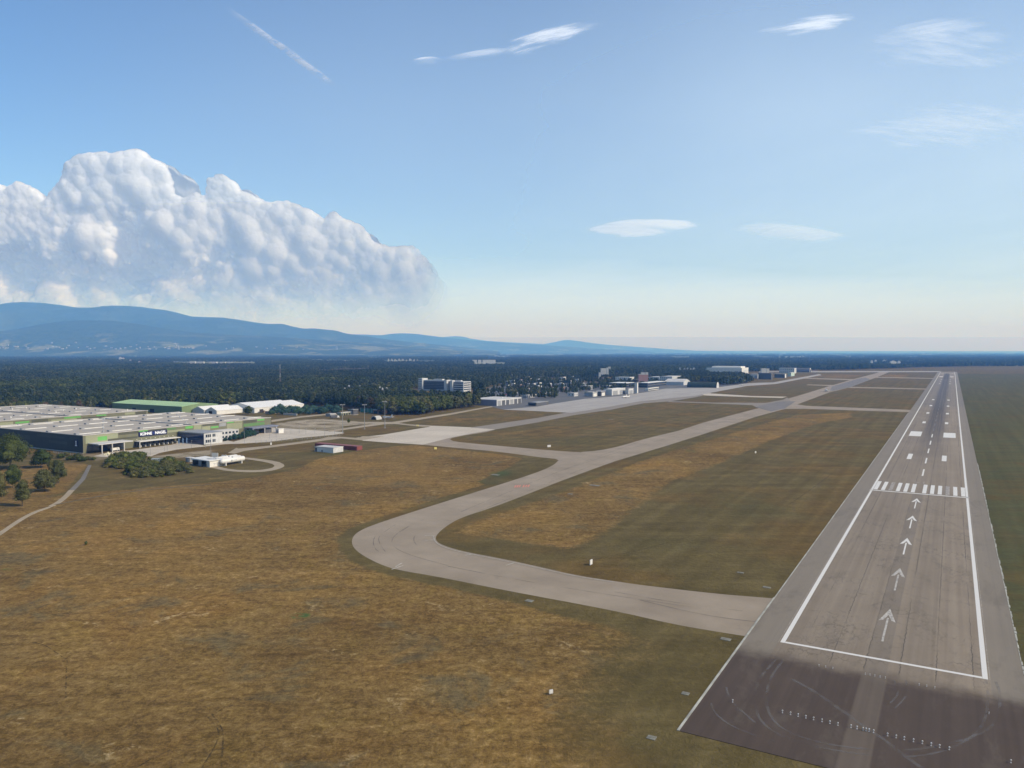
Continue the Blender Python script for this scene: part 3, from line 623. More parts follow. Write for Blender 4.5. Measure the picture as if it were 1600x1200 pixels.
# ---------------------------------------------------------------- clouds
def cumulus():
    D = 52000.0; S = D / FOC
    prof = [(-260, 330), (-200, 300), (-120, 318), (-60, 300), (0, 306), (20, 313), (40, 304), (50, 312), (70, 300), (90, 308), (112, 330), (119, 315), (135, 298), (144, 274), (162, 261), (198, 258), (211, 261), (247, 254), (265, 268), (292, 281), (296, 303), (300, 320), (315, 326), (325, 322), (333, 316), (347, 322), (352, 297), (371, 288), (389, 301), (396, 315), (414, 319), (432, 332), (468, 329), (495, 340), (522, 356), (535, 343), (553, 358), (580, 367), (590, 385), (603, 396), (630, 398), (652, 394), (666, 407), (675, 425), (690, 445), (712, 470)]
    X0, X1, Y0, Y1 = -260, 720, 240, 520
    NX, NY = X1 - X0, Y1 - Y0
    px = np.arange(X0, X1); top = np.interp(px, [p[0] for p in prof], [p[1] for p in prof])
    prof_a = np.array(prof, float)
    def room(x, y):     # distance to the outline
        best = 1e9
        for i in range(len(prof) - 1):
            a = prof_a[i]; b = prof_a[i + 1]; ab = b - a
            t = min(1, max(0, ((x - a[0]) * ab[0] + (y - a[1]) * ab[1]) / (ab @ ab)))
            best = min(best, math.hypot(x - a[0] - t * ab[0], y - a[1] - t * ab[1]))
        return best if y > np.interp(x, prof_a[:, 0], prof_a[:, 1]) else -best
    Z = np.full((NY, NX), -1e9)
    gyy, gxx = np.mgrid[Y0:Y1, X0:X1]
    def stamp(x, y, r, zc):
        i0 = max(0, int(y - r - Y0)); i1 = min(NY, int(y + r - Y0) + 2); j0 = max(0, int(x - r - X0)); j1 = min(NX, int(x + r - X0) + 2)
        if i0 >= i1 or j0 >= j1: return
        d2 = r * r - (gxx[i0:i1, j0:j1] - x) ** 2 - (gyy[i0:i1, j0:j1] - y) ** 2
        z = np.where(d2 > 0, zc + np.sqrt(np.maximum(d2, 0)), -1e9)
        Z[i0:i1, j0:j1] = np.maximum(Z[i0:i1, j0:j1], z)
    rr = random.Random(11)
    for rad, n, over in ((40, 150, .12), (24, 420, .25), (14, 1300, .40), (8.5, 4000, .5), (5.2, 9000, .6), (3.4, 16000, .7)):
        for _ in range(n):
            x = rr.uniform(X0 - 20, X1 - 8)
            tp = float(np.interp(x, prof_a[:, 0], prof_a[:, 1]))
            if rr.random() < .55: y = tp + rr.uniform(0, 1) ** 1.3 * 70
            else: y = rr.uniform(tp, Y1)
            r = rad * rr.uniform(.65, 1.35); rm = room(x, y)
            if rm < r * (1 - over) : 
                if rm < r * (.45 if rad > 12 else .2): continue
                r = max(rm / (1 - over), r * .5) if rm > 0 else r
                if rm < r * (1 - over) * .9: continue
            if rad > 40: zc = rr.uniform(-30, 30) + (y - 300) * .15
            else:
                i = int(y - Y0); j = int(x - X0)
                if not (0 <= i < NY and 0 <= j < NX): continue
                z0 = Z[i, j]
                if z0 < -1e8:
                    zc = 0 if rad > 12 else None
                    if zc is None:
                        sub = Z[max(0, i - 6):i + 7, max(0, j - 6):j + 7]; sub = sub[sub > -1e8]
                        if not len(sub): continue
                        zc = float(sub.mean()) - r * .4
                else: zc = min(z0, 60) - r * rr.uniform(.5, .85)
            stamp(x, y, r, zc)
    ok = Z > -1e8
    Z = np.where(Z > -1e8, np.maximum(Z, -28), Z)
    def boxblur(A, r):
        for ax in (0, 1):
            c = np.cumsum(np.pad(A, [(r + 1, r) if k == ax else (0, 0) for k in (0, 1)]), axis=ax)
            n_ = A.shape[ax]; hi = np.take(c, np.arange(2 * r + 1, 2 * r + 1 + n_), axis=ax); lo = np.take(c, np.arange(0, n_), axis=ax); A = hi - lo
        return A
    ok = Z > -1e8; mean_ = boxblur(np.where(ok, Z, 0), 22) / np.maximum(boxblur(ok.astype(float), 22), 1e-6)
    Z = np.where(ok, np.maximum(Z, mean_ - 9 + .25 * (Z - mean_ + 9)), Z)
    # light smoothing so that puffs melt together
    for _ in range(1):
        Zp = np.pad(np.where(ok, Z, 0), 1, mode='edge'); wp = np.pad(ok.astype(float), 1, mode='edge')
        s = sum(Zp[a:a + NY, b:b + NX] for a in range(3) for b in range(3)); ww = sum(wp[a:a + NY, b:b + NX] for a in range(3) for b in range(3))
        Z = np.where(ok, s / np.maximum(ww, 1e-6), Z)
    wob = np.array([mnoise.fractal(Vector((x_ * .055, y_ * .055, 2.0)), .8, 2.1, 5) for y_ in range(0, NY, 2) for x_ in range(0, NX, 2)]).reshape(len(range(0, NY, 2)), -1)
    wob = np.repeat(np.repeat(wob, 2, 0), 2, 1)[:NY, :NX]
    Z = np.where(ok, Z + wob * 1.3, Z)
    idx = -np.ones(Z.shape, int); idx[ok] = np.arange(ok.sum()); n0 = int(ok.sum())
    zf = Z[ok]; xx = gxx[ok] + .5; yy = gyy[ok] + .5
    d = D - zf * S
    fx = (xx - 800) * S; fz = CAM_H + (HOR - yy) * S
    front = np.stack([fx, d, fz], 1); back = np.stack([fx, D + 26 * S + np.abs(zf) * S * .4, fz], 1)
    co = np.concatenate([front, back])
    a = idx[:-1, :-1]; b_ = idx[:-1, 1:]; c = idx[1:, 1:]; e = idx[1:, :-1]
    g = (a >= 0) & (b_ >= 0) & (c >= 0) & (e >= 0)
    fq = np.stack([a[g], e[g], c[g], b_[g]], 1); bq = np.stack([a[g], b_[g], c[g], e[g]], 1) + n0
    quads = np.concatenate([fq, bq])
    me = bpy.data.meshes.new('cumulus_cloud'); me.vertices.add(len(co)); me.vertices.foreach_set('co', co.ravel())
    me.loops.add(quads.size); me.polygons.add(len(quads)); me.loops.foreach_set('vertex_index', quads.ravel())
    me.polygons.foreach_set('loop_start', np.arange(0, quads.size, 4)); me.polygons.foreach_set('loop_total', np.full(len(quads), 4))
    me.polygons.foreach_set('use_smooth', np.ones(len(quads), bool))
    me.update(calc_edges=True)
    m = bpy.data.materials.new('cloud_billow'); m.use_nodes = True; nt = m.node_tree; nt.nodes.clear()
    geo = node(nt, 'ShaderNodeNewGeometry'); P_ = geo.outputs['Position']; xyz = node(nt, 'ShaderNodeSeparateXYZ', i_0=P_)
    nz = noise_tex(nt, P_, 0.00022, 5, .6); nf = noise_tex(nt, P_, 0.0016, 4, .65)
    hz = math_n(nt, 'ADD', xyz.outputs[2], math_n(nt, 'MULTIPLY', math_n(nt, 'SUBTRACT', nz, .5), 4500.0))
    al = smooth(nt, hz, 1300, 5900)
    al = math_n(nt, 'MULTIPLY', al, smooth(nt, math_n(nt, 'ADD', xyz.outputs[0], math_n(nt, 'MULTIPLY', math_n(nt, 'SUBTRACT', nz, .5), 2500.0)), -4000, -7000))
    dif = node(nt, 'ShaderNodeBsdfPrincipled', subsurface_method='BURLEY'); trl = node(nt, 'ShaderNodeBsdfTranslucent', i_Color=(.97, .96, .96, 1))
    dif.inputs['Base Color'].default_value = (.98, .975, .97, 1); dif.inputs['Roughness'].default_value = 1.0; dif.inputs['Specular IOR Level'].default_value = 0
    dif.inputs['Subsurface Weight'].default_value = 1.0; dif.inputs['Subsurface Radius'].default_value = (1, 1, 1); dif.inputs['Subsurface Scale'].default_value = 1100.0
    bp = node(nt, 'ShaderNodeBump', i_Strength=.18, i_Distance=200.0, i_Height=math_n(nt, 'ADD', nf, math_n(nt, 'MULTIPLY', noise_tex(nt, P_, 0.0052, 4, .65), .45)))
    nt.links.new(bp.outputs[0], dif.inputs['Normal'])
    mx = node(nt, 'ShaderNodeMixShader', i_0=.46, i_1=dif.outputs[0], i_2=trl.outputs[0])
    tr = node(nt, 'ShaderNodeBsdfTransparent')
    m2 = node(nt, 'ShaderNodeMixShader', i_0=al, i_1=tr.outputs[0], i_2=mx.outputs[0])
    out = node(nt, 'ShaderNodeOutputMaterial'); nt.links.new(m2.outputs[0], out.inputs[0])
    me.materials.append(m)
    o = bpy.data.objects.new('cumulus_cloud', me); sc.collection.objects.link(o)
    tag(o, 'towering white cumulus cloud bank with cauliflower tops over the hills', 'cloud')
cumulus()

def thin_cloud(nt, al, tl=.88, tint=(.95, .98, 1, 1)):
    dif = node(nt, 'ShaderNodeBsdfDiffuse', i_Color=tint); trl = node(nt, 'ShaderNodeBsdfTranslucent', i_Color=tint)
    mx = node(nt, 'ShaderNodeMixShader', i_0=tl, i_1=dif.outputs[0], i_2=trl.outputs[0]); tr = node(nt, 'ShaderNodeBsdfTransparent')
    m2 = node(nt, 'ShaderNodeMixShader', i_0=al, i_1=tr.outputs[0], i_2=mx.outputs[0])
    out = node(nt, 'ShaderNodeOutputMaterial'); nt.links.new(m2.outputs[0], out.inputs[0])
def wisp_mat(name, fil, rot, lo, hi, maxa):
    m = bpy.data.materials.new(name); m.use_nodes = True; nt = m.node_tree; nt.nodes.clear()
    tcn = node(nt, 'ShaderNodeTexCoord'); gen = tcn.outputs['Generated']; ob = tcn.outputs['Object']
    rnd = node(nt, 'ShaderNodeObjectInfo').outputs['Random']
    ob = node(nt, 'ShaderNodeVectorMath', operation='ADD', i_0=ob, i_1=node(nt, 'ShaderNodeCombineXYZ', i_2=math_n(nt, 'MULTIPLY', rnd, 90000.0)).outputs[0]).outputs[0]
    s4 = node(nt, 'ShaderNodeSeparateXYZ', i_0=gen)
    ex = math_n(nt, 'SUBTRACT', math_n(nt, 'MULTIPLY', s4.outputs[0], 2.0), 1.0); ey = math_n(nt, 'SUBTRACT', math_n(nt, 'MULTIPLY', s4.outputs[1], 2.0), 1.0)
    bend = math_n(nt, 'MULTIPLY', math_n(nt, 'SUBTRACT', noise_tex(nt, ob, 1 / 2500.0, 2, .5), .5), 1.5)
    ey = math_n(nt, 'ADD', ey, bend)
    r2 = math_n(nt, 'ADD', math_n(nt, 'MULTIPLY', ex, ex), math_n(nt, 'MULTIPLY', ey, ey))
    n1 = noise_tex(nt, mapping(nt, ob, scale=(1 / (fil * 5), 1 / fil, 1 / fil), rot=(0, 0, rot)), 1.0, 6, .62)
    n2 = noise_tex(nt, mapping(nt, ob, scale=(1 / (fil * 6), 1 / (fil * 2.4), 1 / fil)), 1.0, 3, .55)
    n = math_n(nt, 'ADD', math_n(nt, 'MULTIPLY', n1, .6), math_n(nt, 'MULTIPLY', n2, .4))
    v = math_n(nt, 'SUBTRACT', n, math_n(nt, 'MULTIPLY', r2, .30))
    al = math_n(nt, 'MULTIPLY', smooth(nt, v, lo, hi), smooth(nt, r2, .45, .98, 1.0, 0.0))
    e_ = math_n(nt, 'MULTIPLY', smooth(nt, math_n(nt, 'ABSOLUTE', math_n(nt, 'SUBTRACT', s4.outputs[1], .5)), .36, .5, 1.0, 0.0), smooth(nt, math_n(nt, 'ABSOLUTE', math_n(nt, 'SUBTRACT', s4.outputs[0], .5)), .36, .5, 1.0, 0.0))
    al = math_n(nt, 'MULTIPLY', math_n(nt, 'MULTIPLY', al, e_), maxa)
    thin_cloud(nt, al); return m
def wisp(name, pts, alt, mat, label, dome=120.0, n=14):
    """thin ice-cloud sheet at altitude alt; pts = (px, py) of its long axis ends, half thickness in rows"""
    (xa, ya), (xb, yb), hw = pts
    a = gpt_up(xa, ya, alt); b = gpt_up(xb, yb, alt); c = gpt_up((xa + xb) / 2, (ya + yb) / 2 + hw, alt); m0 = (a + b) / 2
    L = (b - a).length / 2; ang = math.atan2((b - a).y, (b - a).x); wd = max(200, (c - m0).length)
    vs = []; fs = []
    for j in range(n + 1):
        for i in range(n + 1):
            x = -1 + 2 * i / n; y = -1 + 2 * j / n
            vs.append((x * L * 1.15, y * wd, dome * (1 - x * x) * (1 - y * y)))
    for j in range(n):
        for i in range(n): k = j * (n + 1) + i; fs.append((k, k + 1, k + n + 2, k + n + 1))
    q = MB(); q.add(vs, fs); o = q.build(name, mat, smooth_=True); o.location = m0; o.rotation_euler = (0, 0, ang)
    tag(o, label, 'cloud'); return o
def gpt_up(px, py, alt):
    x = (px - 800) / FOC; y = (600 - py) / FOC
    Y = math.cos(PITCH) + math.sin(PITCH) * y; Z = -math.sin(PITCH) + math.cos(PITCH) * y
    t = (alt - CAM_H) / Z
    return Vector((x * t, Y * t, alt))
WM = wisp_mat('cirrus', 260.0, -.22, .30, .62, .85)
WM2 = wisp_mat('cirrus_faint', 300.0, -.25, .28, .66, .45)
wisp('cirrus_cloud', ((1180, 52), (1348, 30), 17), 8200, WM, 'bright feathery streak of cloud right of the sky centre, near the top')
wisp('cirrus_cloud', ((772, 84), (950, 36), 17), 8200, WM, 'slanting feathery cloud streak high over the middle of the sky')
wisp('cirrus_cloud', ((640, 100), (696, 95), 7), 8200, WM, 'tiny white cloud fleck left of the slanting streak')
wisp('cirrus_cloud', ((690, 100), (800, 80), 10), 8200, WM2, 'very faint veil between the tiny fleck and the slanting streak')
wisp('cirrus_cloud', ((1350, 60), (1590, 100), 34), 8200, WM2, 'loose pale cloud tuft in the upper right corner, lower strand')
wisp('cirrus_cloud', ((1360, 68), (1550, 34), 24), 8200, WM2, 'loose pale cloud tuft in the upper right corner, upper strand')
wisp('cirrus_cloud', ((1370, 180), (1600, 222), 36), 8200, WM2, 'faint thin cloud veil at the right, below the corner tufts')
WM3 = wisp_mat('altocumulus', 2200.0, 0.0, .02, .46, .8)
wisp('altocumulus_cloud', ((936, 353), (1062, 364), 15), 7000, WM3, 'soft flat white cloud alone above the hazy horizon, middle of the photo', 300)
wisp('altocumulus_cloud', ((1190, 372), (1285, 360), 18), 7000, wisp_mat('altocumulus_faint', 2200.0, 0.0, .06, .5, .5), 'faint flat cloud low in the sky, right of the brighter one', 300)
# milky veil, thickening towards the far horizon
m = bpy.data.materials.new('high_veil'); m.use_nodes = True; nt = m.node_tree; nt.nodes.clear()
gp = node(nt, 'ShaderNodeNewGeometry').outputs['Position']; sx_ = node(nt, 'ShaderNodeSeparateXYZ', i_0=gp)
nv1 = noise_tex(nt, mapping(nt, gp, scale=(1 / 26000, 1 / 60000, 0), rot=(0, 0, .15)), 1.0, 5, .55, 0.0)
far_a = math_n(nt, 'MULTIPLY', smooth(nt, math_n(nt, 'ADD', sx_.outputs[1], math_n(nt, 'MULTIPLY', nv1, 50000.0)), 55000, 170000), math_n(nt, 'MULTIPLY', smooth(nt, math_n(nt, 'DIVIDE', sx_.outputs[0], sx_.outputs[1]), -.5, .05, .25, 1.0), .80))
near_a = math_n(nt, 'MULTIPLY', math_n(nt, 'MULTIPLY', smooth(nt, sx_.outputs[1], 8000, 30000), node(nt, 'ShaderNodeMapRange', i_Value=math_n(nt, 'DIVIDE', sx_.outputs[0], sx_.outputs[1]), i_1=-.66, i_2=.62, i_3=0.0, i_4=1.0).outputs[0]), smooth(nt, nv1, .25, .75, .44, .60))
al = math_n(nt, 'MAXIMUM', far_a, near_a)
thin_cloud(nt, al, .9, (.83, .965, .975, 1)); VM = m
q = MB(); vs = []; fs = []
for j in range(34):
    for i in range(41):
        d_ = 13000 * 1.118 ** j; vs.append((-1.6 * d_ + .08 * d_ * i, d_, 9500 + 150 * math.sin(i * .9) + 120 * math.cos(j * 1.3)))
for j in range(33):
    for i in range(40): k = j * 41 + i; fs.append((k, k + 1, k + 42, k + 41))
q.add(vs, fs); o = q.build('veil_cloud', VM, smooth_=True); tag(o, 'broad milky cloud veil whitening the sky just above the horizon', 'cloud')
# contrail
m = bpy.data.materials.new('contrail'); m.use_nodes = True; nt = m.node_tree; nt.nodes.clear()
uvn = node(nt, 'ShaderNodeTexCoord').outputs['Generated']; ob_ = node(nt, 'ShaderNodeTexCoord').outputs['Object']
s3 = node(nt, 'ShaderNodeSeparateXYZ', i_0=uvn)
al = math_n(nt, 'MULTIPLY', smooth(nt, s3.outputs[0], 0.0, .35), smooth(nt, s3.outputs[0], .75, 1.0, 1.0, 0.0))
ey = math_n(nt, 'ABSOLUTE', math_n(nt, 'SUBTRACT', math_n(nt, 'MULTIPLY', s3.outputs[1], 2.0), 1.0))
al = math_n(nt, 'MULTIPLY', math_n(nt, 'MULTIPLY', al, smooth(nt, ey, 0.1, 1.0, 1.0, 0.0)), math_n(nt, 'MULTIPLY', smooth(nt, noise_tex(nt, ob_, 1 / 500, 4, .6), .3, .6), .62))
dif = node(nt, 'ShaderNodeBsdfDiffuse', i_Color=(.95, .95, .95, 1)); trl = node(nt, 'ShaderNodeBsdfTranslucent', i_Color=(.98, .98, .98, 1))
mx = node(nt, 'ShaderNodeMixShader', i_0=.55, i_1=dif.outputs[0], i_2=trl.outputs[0]); tr = node(nt, 'ShaderNodeBsdfTransparent')
m2 = node(nt, 'ShaderNodeMixShader', i_0=al, i_1=tr.outputs[0], i_2=mx.outputs[0]); out = node(nt, 'ShaderNodeOutputMaterial'); nt.links.new(m2.outputs[0], out.inputs[0])
a = gpt_up(345, 5, 8900); b2 = gpt_up(528, 138, 8900); L = (b2 - a).length
q = MB(); vs = []; fs = []
for i in range(31):
    t = i / 30; wv = 35 * math.sin(t * 9) + 20 * math.sin(t * 23)
    for s_, zz_ in ((-1, 0), (-.4, 40), (.4, 40), (1, 0)): vs.append((t * L, s_ * 190 * (.7 + .5 * t) + wv, zz_))
for i in range(30):
    for j in range(3): k = i * 4 + j; fs.append((k, k + 4, k + 5, k + 1))
q.add(vs, fs); o = q.build('contrail', m, smooth_=True); o.location = a; o.rotation_euler = (0, 0, math.atan2((b2 - a).y, (b2 - a).x))
tag(o, 'thin straight white vapour trail slanting down the blue sky, upper left', 'contrail')
# ---------------------------------------------------------------- trees
def leaf_mat(name, c0, c1, c2):
    m, nt, b = new_mat(name)
    oi = node(nt, 'ShaderNodeObjectInfo').outputs['Random']
    geo = node(nt, 'ShaderNodeNewGeometry').outputs['Position']
    isl = node(nt, 'ShaderNodeNewGeometry').outputs['Random Per Island']
    n = noise_tex(nt, geo, 0.35, 3, .6)
    f = math_n(nt, 'ADD', math_n(nt, 'MULTIPLY', n, .5), math_n(nt, 'MULTIPLY', isl, .5))
    c = ramp(nt, f, [(0.25, c0), (0.5, c1), (0.75, c2)])
    c = mixc(nt, 1.0, c, mixc(nt, oi, (.72, .80, .78), (1.28, 1.18, 1.05)), 'MULTIPLY')
    c = mixc(nt, 1.0, c, ramp(nt, noise_tex(nt, geo, 0.007, 4, .6), [(.38, (.66, .74, .72)), (.5, (1, 1, 1)), (.62, (1.45, 1.32, 1.12))]), 'MULTIPLY')
    nt.links.new(c, b.inputs['Base Color']); b.inputs['Roughness'].default_value = .75; b.inputs['Specular IOR Level'].default_value = .15
    tl = node(nt, 'ShaderNodeBsdfTranslucent'); nt.links.new(c, tl.inputs[0])
    mx = node(nt, 'ShaderNodeMixShader', i_0=.22, i_1=b.outputs[0], i_2=tl.outputs[0]); nt.links.new(mx.outputs[0], nt.nodes['Material Output'].inputs[0])
    return m
L_PINE = leaf_mat('pine_needles', (.022, .034, .015), (.038, .052, .022), (.066, .080, .032))
L_BROAD = leaf_mat('broad_leaves', (.034, .048, .013), (.060, .078, .021), (.105, .125, .035))
L_OLIVE = leaf_mat('olive_leaves', (.048, .056, .020), (.085, .090, .034), (.145, .145, .060))
L_TEAL = leaf_mat('bluish_leaves', (.022, .055, .042), (.038, .085, .065), (.07, .13, .10))
L_DRY = leaf_mat('rusty_leaves', (.05, .035, .02), (.075, .055, .03), (.11, .085, .05))
BARK = flat('bark', (.10, .075, .055), .9)
def crown_mesh(name, mat, h, r, z0, nleaf, ls, lobes, seed, shape='broad', core=True):
    """leaf clumps spread through several limbs' lobes; h total height, r crown radius, z0 crown base"""
    R = random.Random(seed); q = MB(); L = []
    for i in range(lobes):
        t = (i + .5) / lobes; a = i * 2.4 + R.uniform(-.5, .5)
        zc = z0 + (h - z0) * (.18 + .70 * t)
        if shape == 'pine': rr = r * (1.0 - .62 * t); off = r * .30 * (1 - t)
        elif shape == 'column': rr = r * .62; off = r * .35
        else: rr = r * (.40 + .22 * math.sin(t * PI)); off = r * (.62 * math.sin(min(1, t * 1.1 + .15) * PI * .95) + .05)
        L.append((math.cos(a) * off * R.uniform(.6, 1.15), math.sin(a) * off * R.uniform(.6, 1.15), zc, rr * R.uniform(.8, 1.2), rr * R.uniform(.62, .9)))
    vs = []; fs = []
    per = nleaf // lobes
    for (cx, cy_, cz, rr, rz) in L:
        for _ in range(per):
            d = Vector((R.gauss(0, 1), R.gauss(0, 1), R.gauss(0, 1))).normalized(); k = R.uniform(.45, 1.0) ** .5 * R.uniform(.85, 1.12)
            c = Vector((cx + d.x * rr * k, cy_ + d.y * rr * k, cz + d.z * rz * k))
            if c.z < z0 * .8: continue
            n = (d + Vector((R.uniform(-.7, .7), R.uniform(-.7, .7), R.uniform(-.3, .9)))).normalized()
            u = n.orthogonal().normalized(); u = Matrix.Rotation(R.uniform(0, 6.3), 3, n) @ u; v = n.cross(u); s = ls * R.uniform(.6, 1.3)
            b0 = len(vs)
            vs += [c - u * s + n * s * .2, c - v * s * .7, c + u * s + n * s * .15, c + v * s * .75]; fs.append((b0, b0 + 1, b0 + 2, b0 + 3))
    q.add(vs, fs)
    if core:
        for (cx, cy_, cz, rr, rz) in L:
            q.lathe([(-rz * .62, rr * .2), (-rz * .35, rr * .55), (rz * .2, rr * .6), (rz * .6, rr * .25)], 'Z', 7, 0, (cx, cy_, cz))
    me = bpy.data.meshes.new(name); me.from_pydata(q.v, [], q.f); me.materials.append(mat); me.update(); return me, L
def trunk_mesh(name, h, r, z0, L, limbs=5):
    q = MB(); top = z0 + (h - z0) * .6
    q.cyl((0, 0, -.4), (0, 0, z0), r * 1.25, r, 7); q.cyl((0, 0, z0), (0, 0, top), r, r * .35, 6)
    for (cx, cy_, cz, rr, rz) in L[:limbs]: q.cyl((0, 0, max(z0 * .9, cz - 2.5)), (cx, cy_, cz), r * .4, r * .12, 5)
    me = bpy.data.meshes.new(name); me.from_pydata(q.v, [], q.f); me.materials.append(BARK); me.update(); return me
TREEKIT = {}
def kit(key, mat, h, r, z0, nleaf, ls, lobes, seed, shape='broad'):
    c, L = crown_mesh('crown', mat, h, r, z0, nleaf, ls, lobes, seed, shape); t = trunk_mesh('trunk', h, max(.12, h * .016), z0, L)
    TREEKIT[key] = (c, t, h)
def plant_tree(key, name, label, cat, loc, height, group=None, wide=1.0, rz=None):
    c, t, h = TREEKIT[key]; s = height / h
    o = empty(name, loc, random.uniform(0, 6.28) if rz is None else rz); o.scale = (s * wide, s * wide, s); tag(o, label, cat, group)
    for nm, me in (('crown', c), ('trunk', t)):
        p = bpy.data.objects.new(nm, me); sc.collection.objects.link(p); p.parent = o
    return o
kit('oak', L_BROAD, 18, 9.5, 3.0, 5200, .42, 15, 3); kit('oak2', L_BROAD, 14, 6.5, 1.5, 2600, .42, 11, 5)
kit('birch', L_OLIVE, 13, 4.2, 1.8, 2400, .30, 11, 9, 'column'); kit('birch2', L_OLIVE, 12, 4.8, 1.2, 2400, .32, 11, 12)
kit('dense', L_OLIVE, 12, 5.6, 0.6, 2800, .36, 12, 21)
G2 = 'loose trees on the dry meadow beside the path'
plant_tree('oak', 'tree', 'largest leafy tree, dark and broad, in front of the dark warehouse wall', 'tree', gpt(16, 733), 22, None, .95)
plant_tree('oak2', 'tree', 'low dark spreading tree right of the largest tree, against the dark warehouse wall', 'tree', gpt(64, 731), 12.5, None, 1.25)
plant_tree('oak2', 'tree', 'dark narrow tree standing just below the largest tree, near the left edge', 'tree', gpt(20, 763), 13.5, None, .72)
plant_tree('birch', 'tree', 'small open-crowned tree with a bare trunk, the lowest one by the path at the left', 'tree', gpt(35, 791), 13, None, 1.05)
plant_tree('dense', 'tree', 'bushy round tree with foliage to the ground, left of the grey path spur', 'tree', gpt(70, 768), 12.3, None, 1.05)
plant_tree('birch2', 'tree', 'slender olive tree right behind the bushy round tree, nearest to the grey path spur', 'tree', gpt(91, 755), 14, None, .82)
plant_tree('birch', 'tree', 'olive tree cut by the left edge of the photo, level with the bare-trunk tree', 'tree', gpt(-3, 788), 17, None, .85)
plant_tree('birch2', 'tree', 'pale twiggy tree between the low spreading tree and the bushy round tree', 'tree', gpt(80, 738), 8, None, .7)
# low shrubs along the warehouse foot
kit('shrub', L_BROAD, 4.0, 3.0, 0.15, 900, .26, 9, 31); kit('shrub2', L_OLIVE, 3.5, 2.6, 0.1, 900, .24, 8, 33); kit('shrub3', L_TEAL, 4.0, 2.8, .2, 900, .26, 9, 35)
for i, (x, y, h) in enumerate([(110, 719, 3.2), (121, 718, 4.2), (128, 721, 3.4), (137, 719, 2.6), (146, 719, 2.2), (104, 712, 2.6), (95, 716, 3.4)]):
    plant_tree('shrub2' if i % 2 else 'shrub', 'shrub', 'low green shrub at the foot of the dark warehouse wall, above the dry meadow', 'shrub', gpt(x, y), h, 'shrubs along the warehouse foot', 1.3)
# overgrown mound
mound_a = G((158, 731), (170, 720), (190, 711), (218, 712), (236, 718), (240, 724), (228, 735), (215, 733), (185, 733))
mound_b = G((190, 741), (196, 735), (225, 726), (262, 724), (285, 724), (302, 733), (300, 739), (278, 742.5), (250, 746), (205, 746.5))
def scatter_in(poly, n, md, rr, edge=0.0):
    P_ = np.array([(p.x, p.y) for p in poly]); lo = P_.min(0); hi = P_.max(0); out = []
    tries = 0
    while len(out) < n and tries < n * 60:
        tries += 1; p = (rr.uniform(lo[0], hi[0]), rr.uniform(lo[1], hi[1]))
        sdv = poly_sd(np.array([p]), poly)[0]
        if sdv < edge: continue
        if all((p[0] - a[0]) ** 2 + (p[1] - a[1]) ** 2 > md * md for a in out): out.append((p[0], p[1], sdv))
    return out
rr = random.Random(4)
q = MB()
for poly, lb0, grp0, keys, n, md in ((mound_a, 'dark green shrub in the rear thicket of the overgrown mound, under the loading docks', 'rear thicket on the mound', ('shrub', 'shrub', 'shrub2'), 46, 3.2),
                          (mound_b, 'bright green shrub in the front thicket of the overgrown mound, beside the white gas tanks', 'front thicket on the mound', ('shrub', 'shrub2', 'shrub2'), 60, 3.2)):
    for (x, y, s) in scatter_in(poly, n, md, rr, .6):
        ky = rr.choice(keys); gx3 = x / y * FOC + 800; wz = ('leafy' if ky == 'shrub' else 'olive') + ' shrub, ' + ('left' if gx3 < (205 if 'rear' in grp0 else 230) else 'right' if gx3 > (222 if 'rear' in grp0 else 268) else 'middle') + ' part of ' + ('its rim' if s < 4 else 'its crown'); lb = wz + ', ' + grp0; grp = lb
        plant_tree(ky, 'shrub', lb, 'shrub', Vector((x, y, 0)), max(1.2, 1.6 + min(s, 8) * .34 + rr.gauss(0, .9)), grp, rr.uniform(1.0, 1.7))
for (x, y, h, lb) in ((176, 728, 6.5, 'dark leafy bush standing taller at the left end of the mound thicket'), (196, 722, 7, 'tall dark bush in the middle of the rear mound thicket'), (218, 718, 5.5, 'tall bush at the back of the mound, below the docks'), (205, 738, 4.5, 'rounded bush at the left tip of the front mound thicket')): plant_tree('shrub', 'shrub', lb, 'shrub', gpt(x, y), h, None, 1.0)
# single trees among the halls
kit('lone', L_BROAD, 9, 4.2, 1.0, 900, .42, 8, 41)
plant_tree('lone', 'tree', 'single round dark tree in front of the joint between the two white tent halls', 'tree', gpt(388, 648.5), 11, None, 1.15)
plant_tree('lone', 'tree', 'single small conical bush standing in the mown grass below the grove', 'bush', gpt(545, 661.5), 5.2, None, .7)

# ---------------------------------------------------------------- forest
F1 = G((-700, 668), (0, 650), (100, 645), (180, 639), (330, 637), (480, 634.5), (530, 637), (560, 642), (600, 648), (660, 649), (685, 643), (757, 635), (758, 622), (738, 616), (760, 608), (790, 599), (830, 592), (900, 590), (1000, 586), (1100, 582), (1250, 580.5), (1370, 576.5), (1500, 573), (1700, 573), (2300, 573), (2300, 551.6), (-700, 551.6))
HOLES = [G((640, 627), (742, 628), (742, 611), (700, 609.5), (640, 610)), G((926, 584.5), (960, 584.5), (962, 580), (926, 580)), G((1355, 571.5), (1480, 571.5), (1480, 569.5), (1355, 569.5)),
         G((270, 572), (400, 572), (400, 566), (270, 566)), G((740, 573), (790, 573), (790, 567), (740, 567)), G((1480, 571.2), (1640, 573.0), (1640, 571.2), (1480, 569.8)),
         G((480, 566), (560, 566.5), (560, 563.5), (480, 563)), G((180, 565), (215, 565), (215, 562), (180, 562)), G((600, 568), (680, 568), (680, 564), (600, 564)), G((1360, 566), (1420, 566), (1420, 563.5), (1360, 563.5)),
         G((1060, 583), (1092, 583), (1092, 578), (1060, 578)), G((1195, 581), (1275, 581), (1275, 577), (1195, 577))]
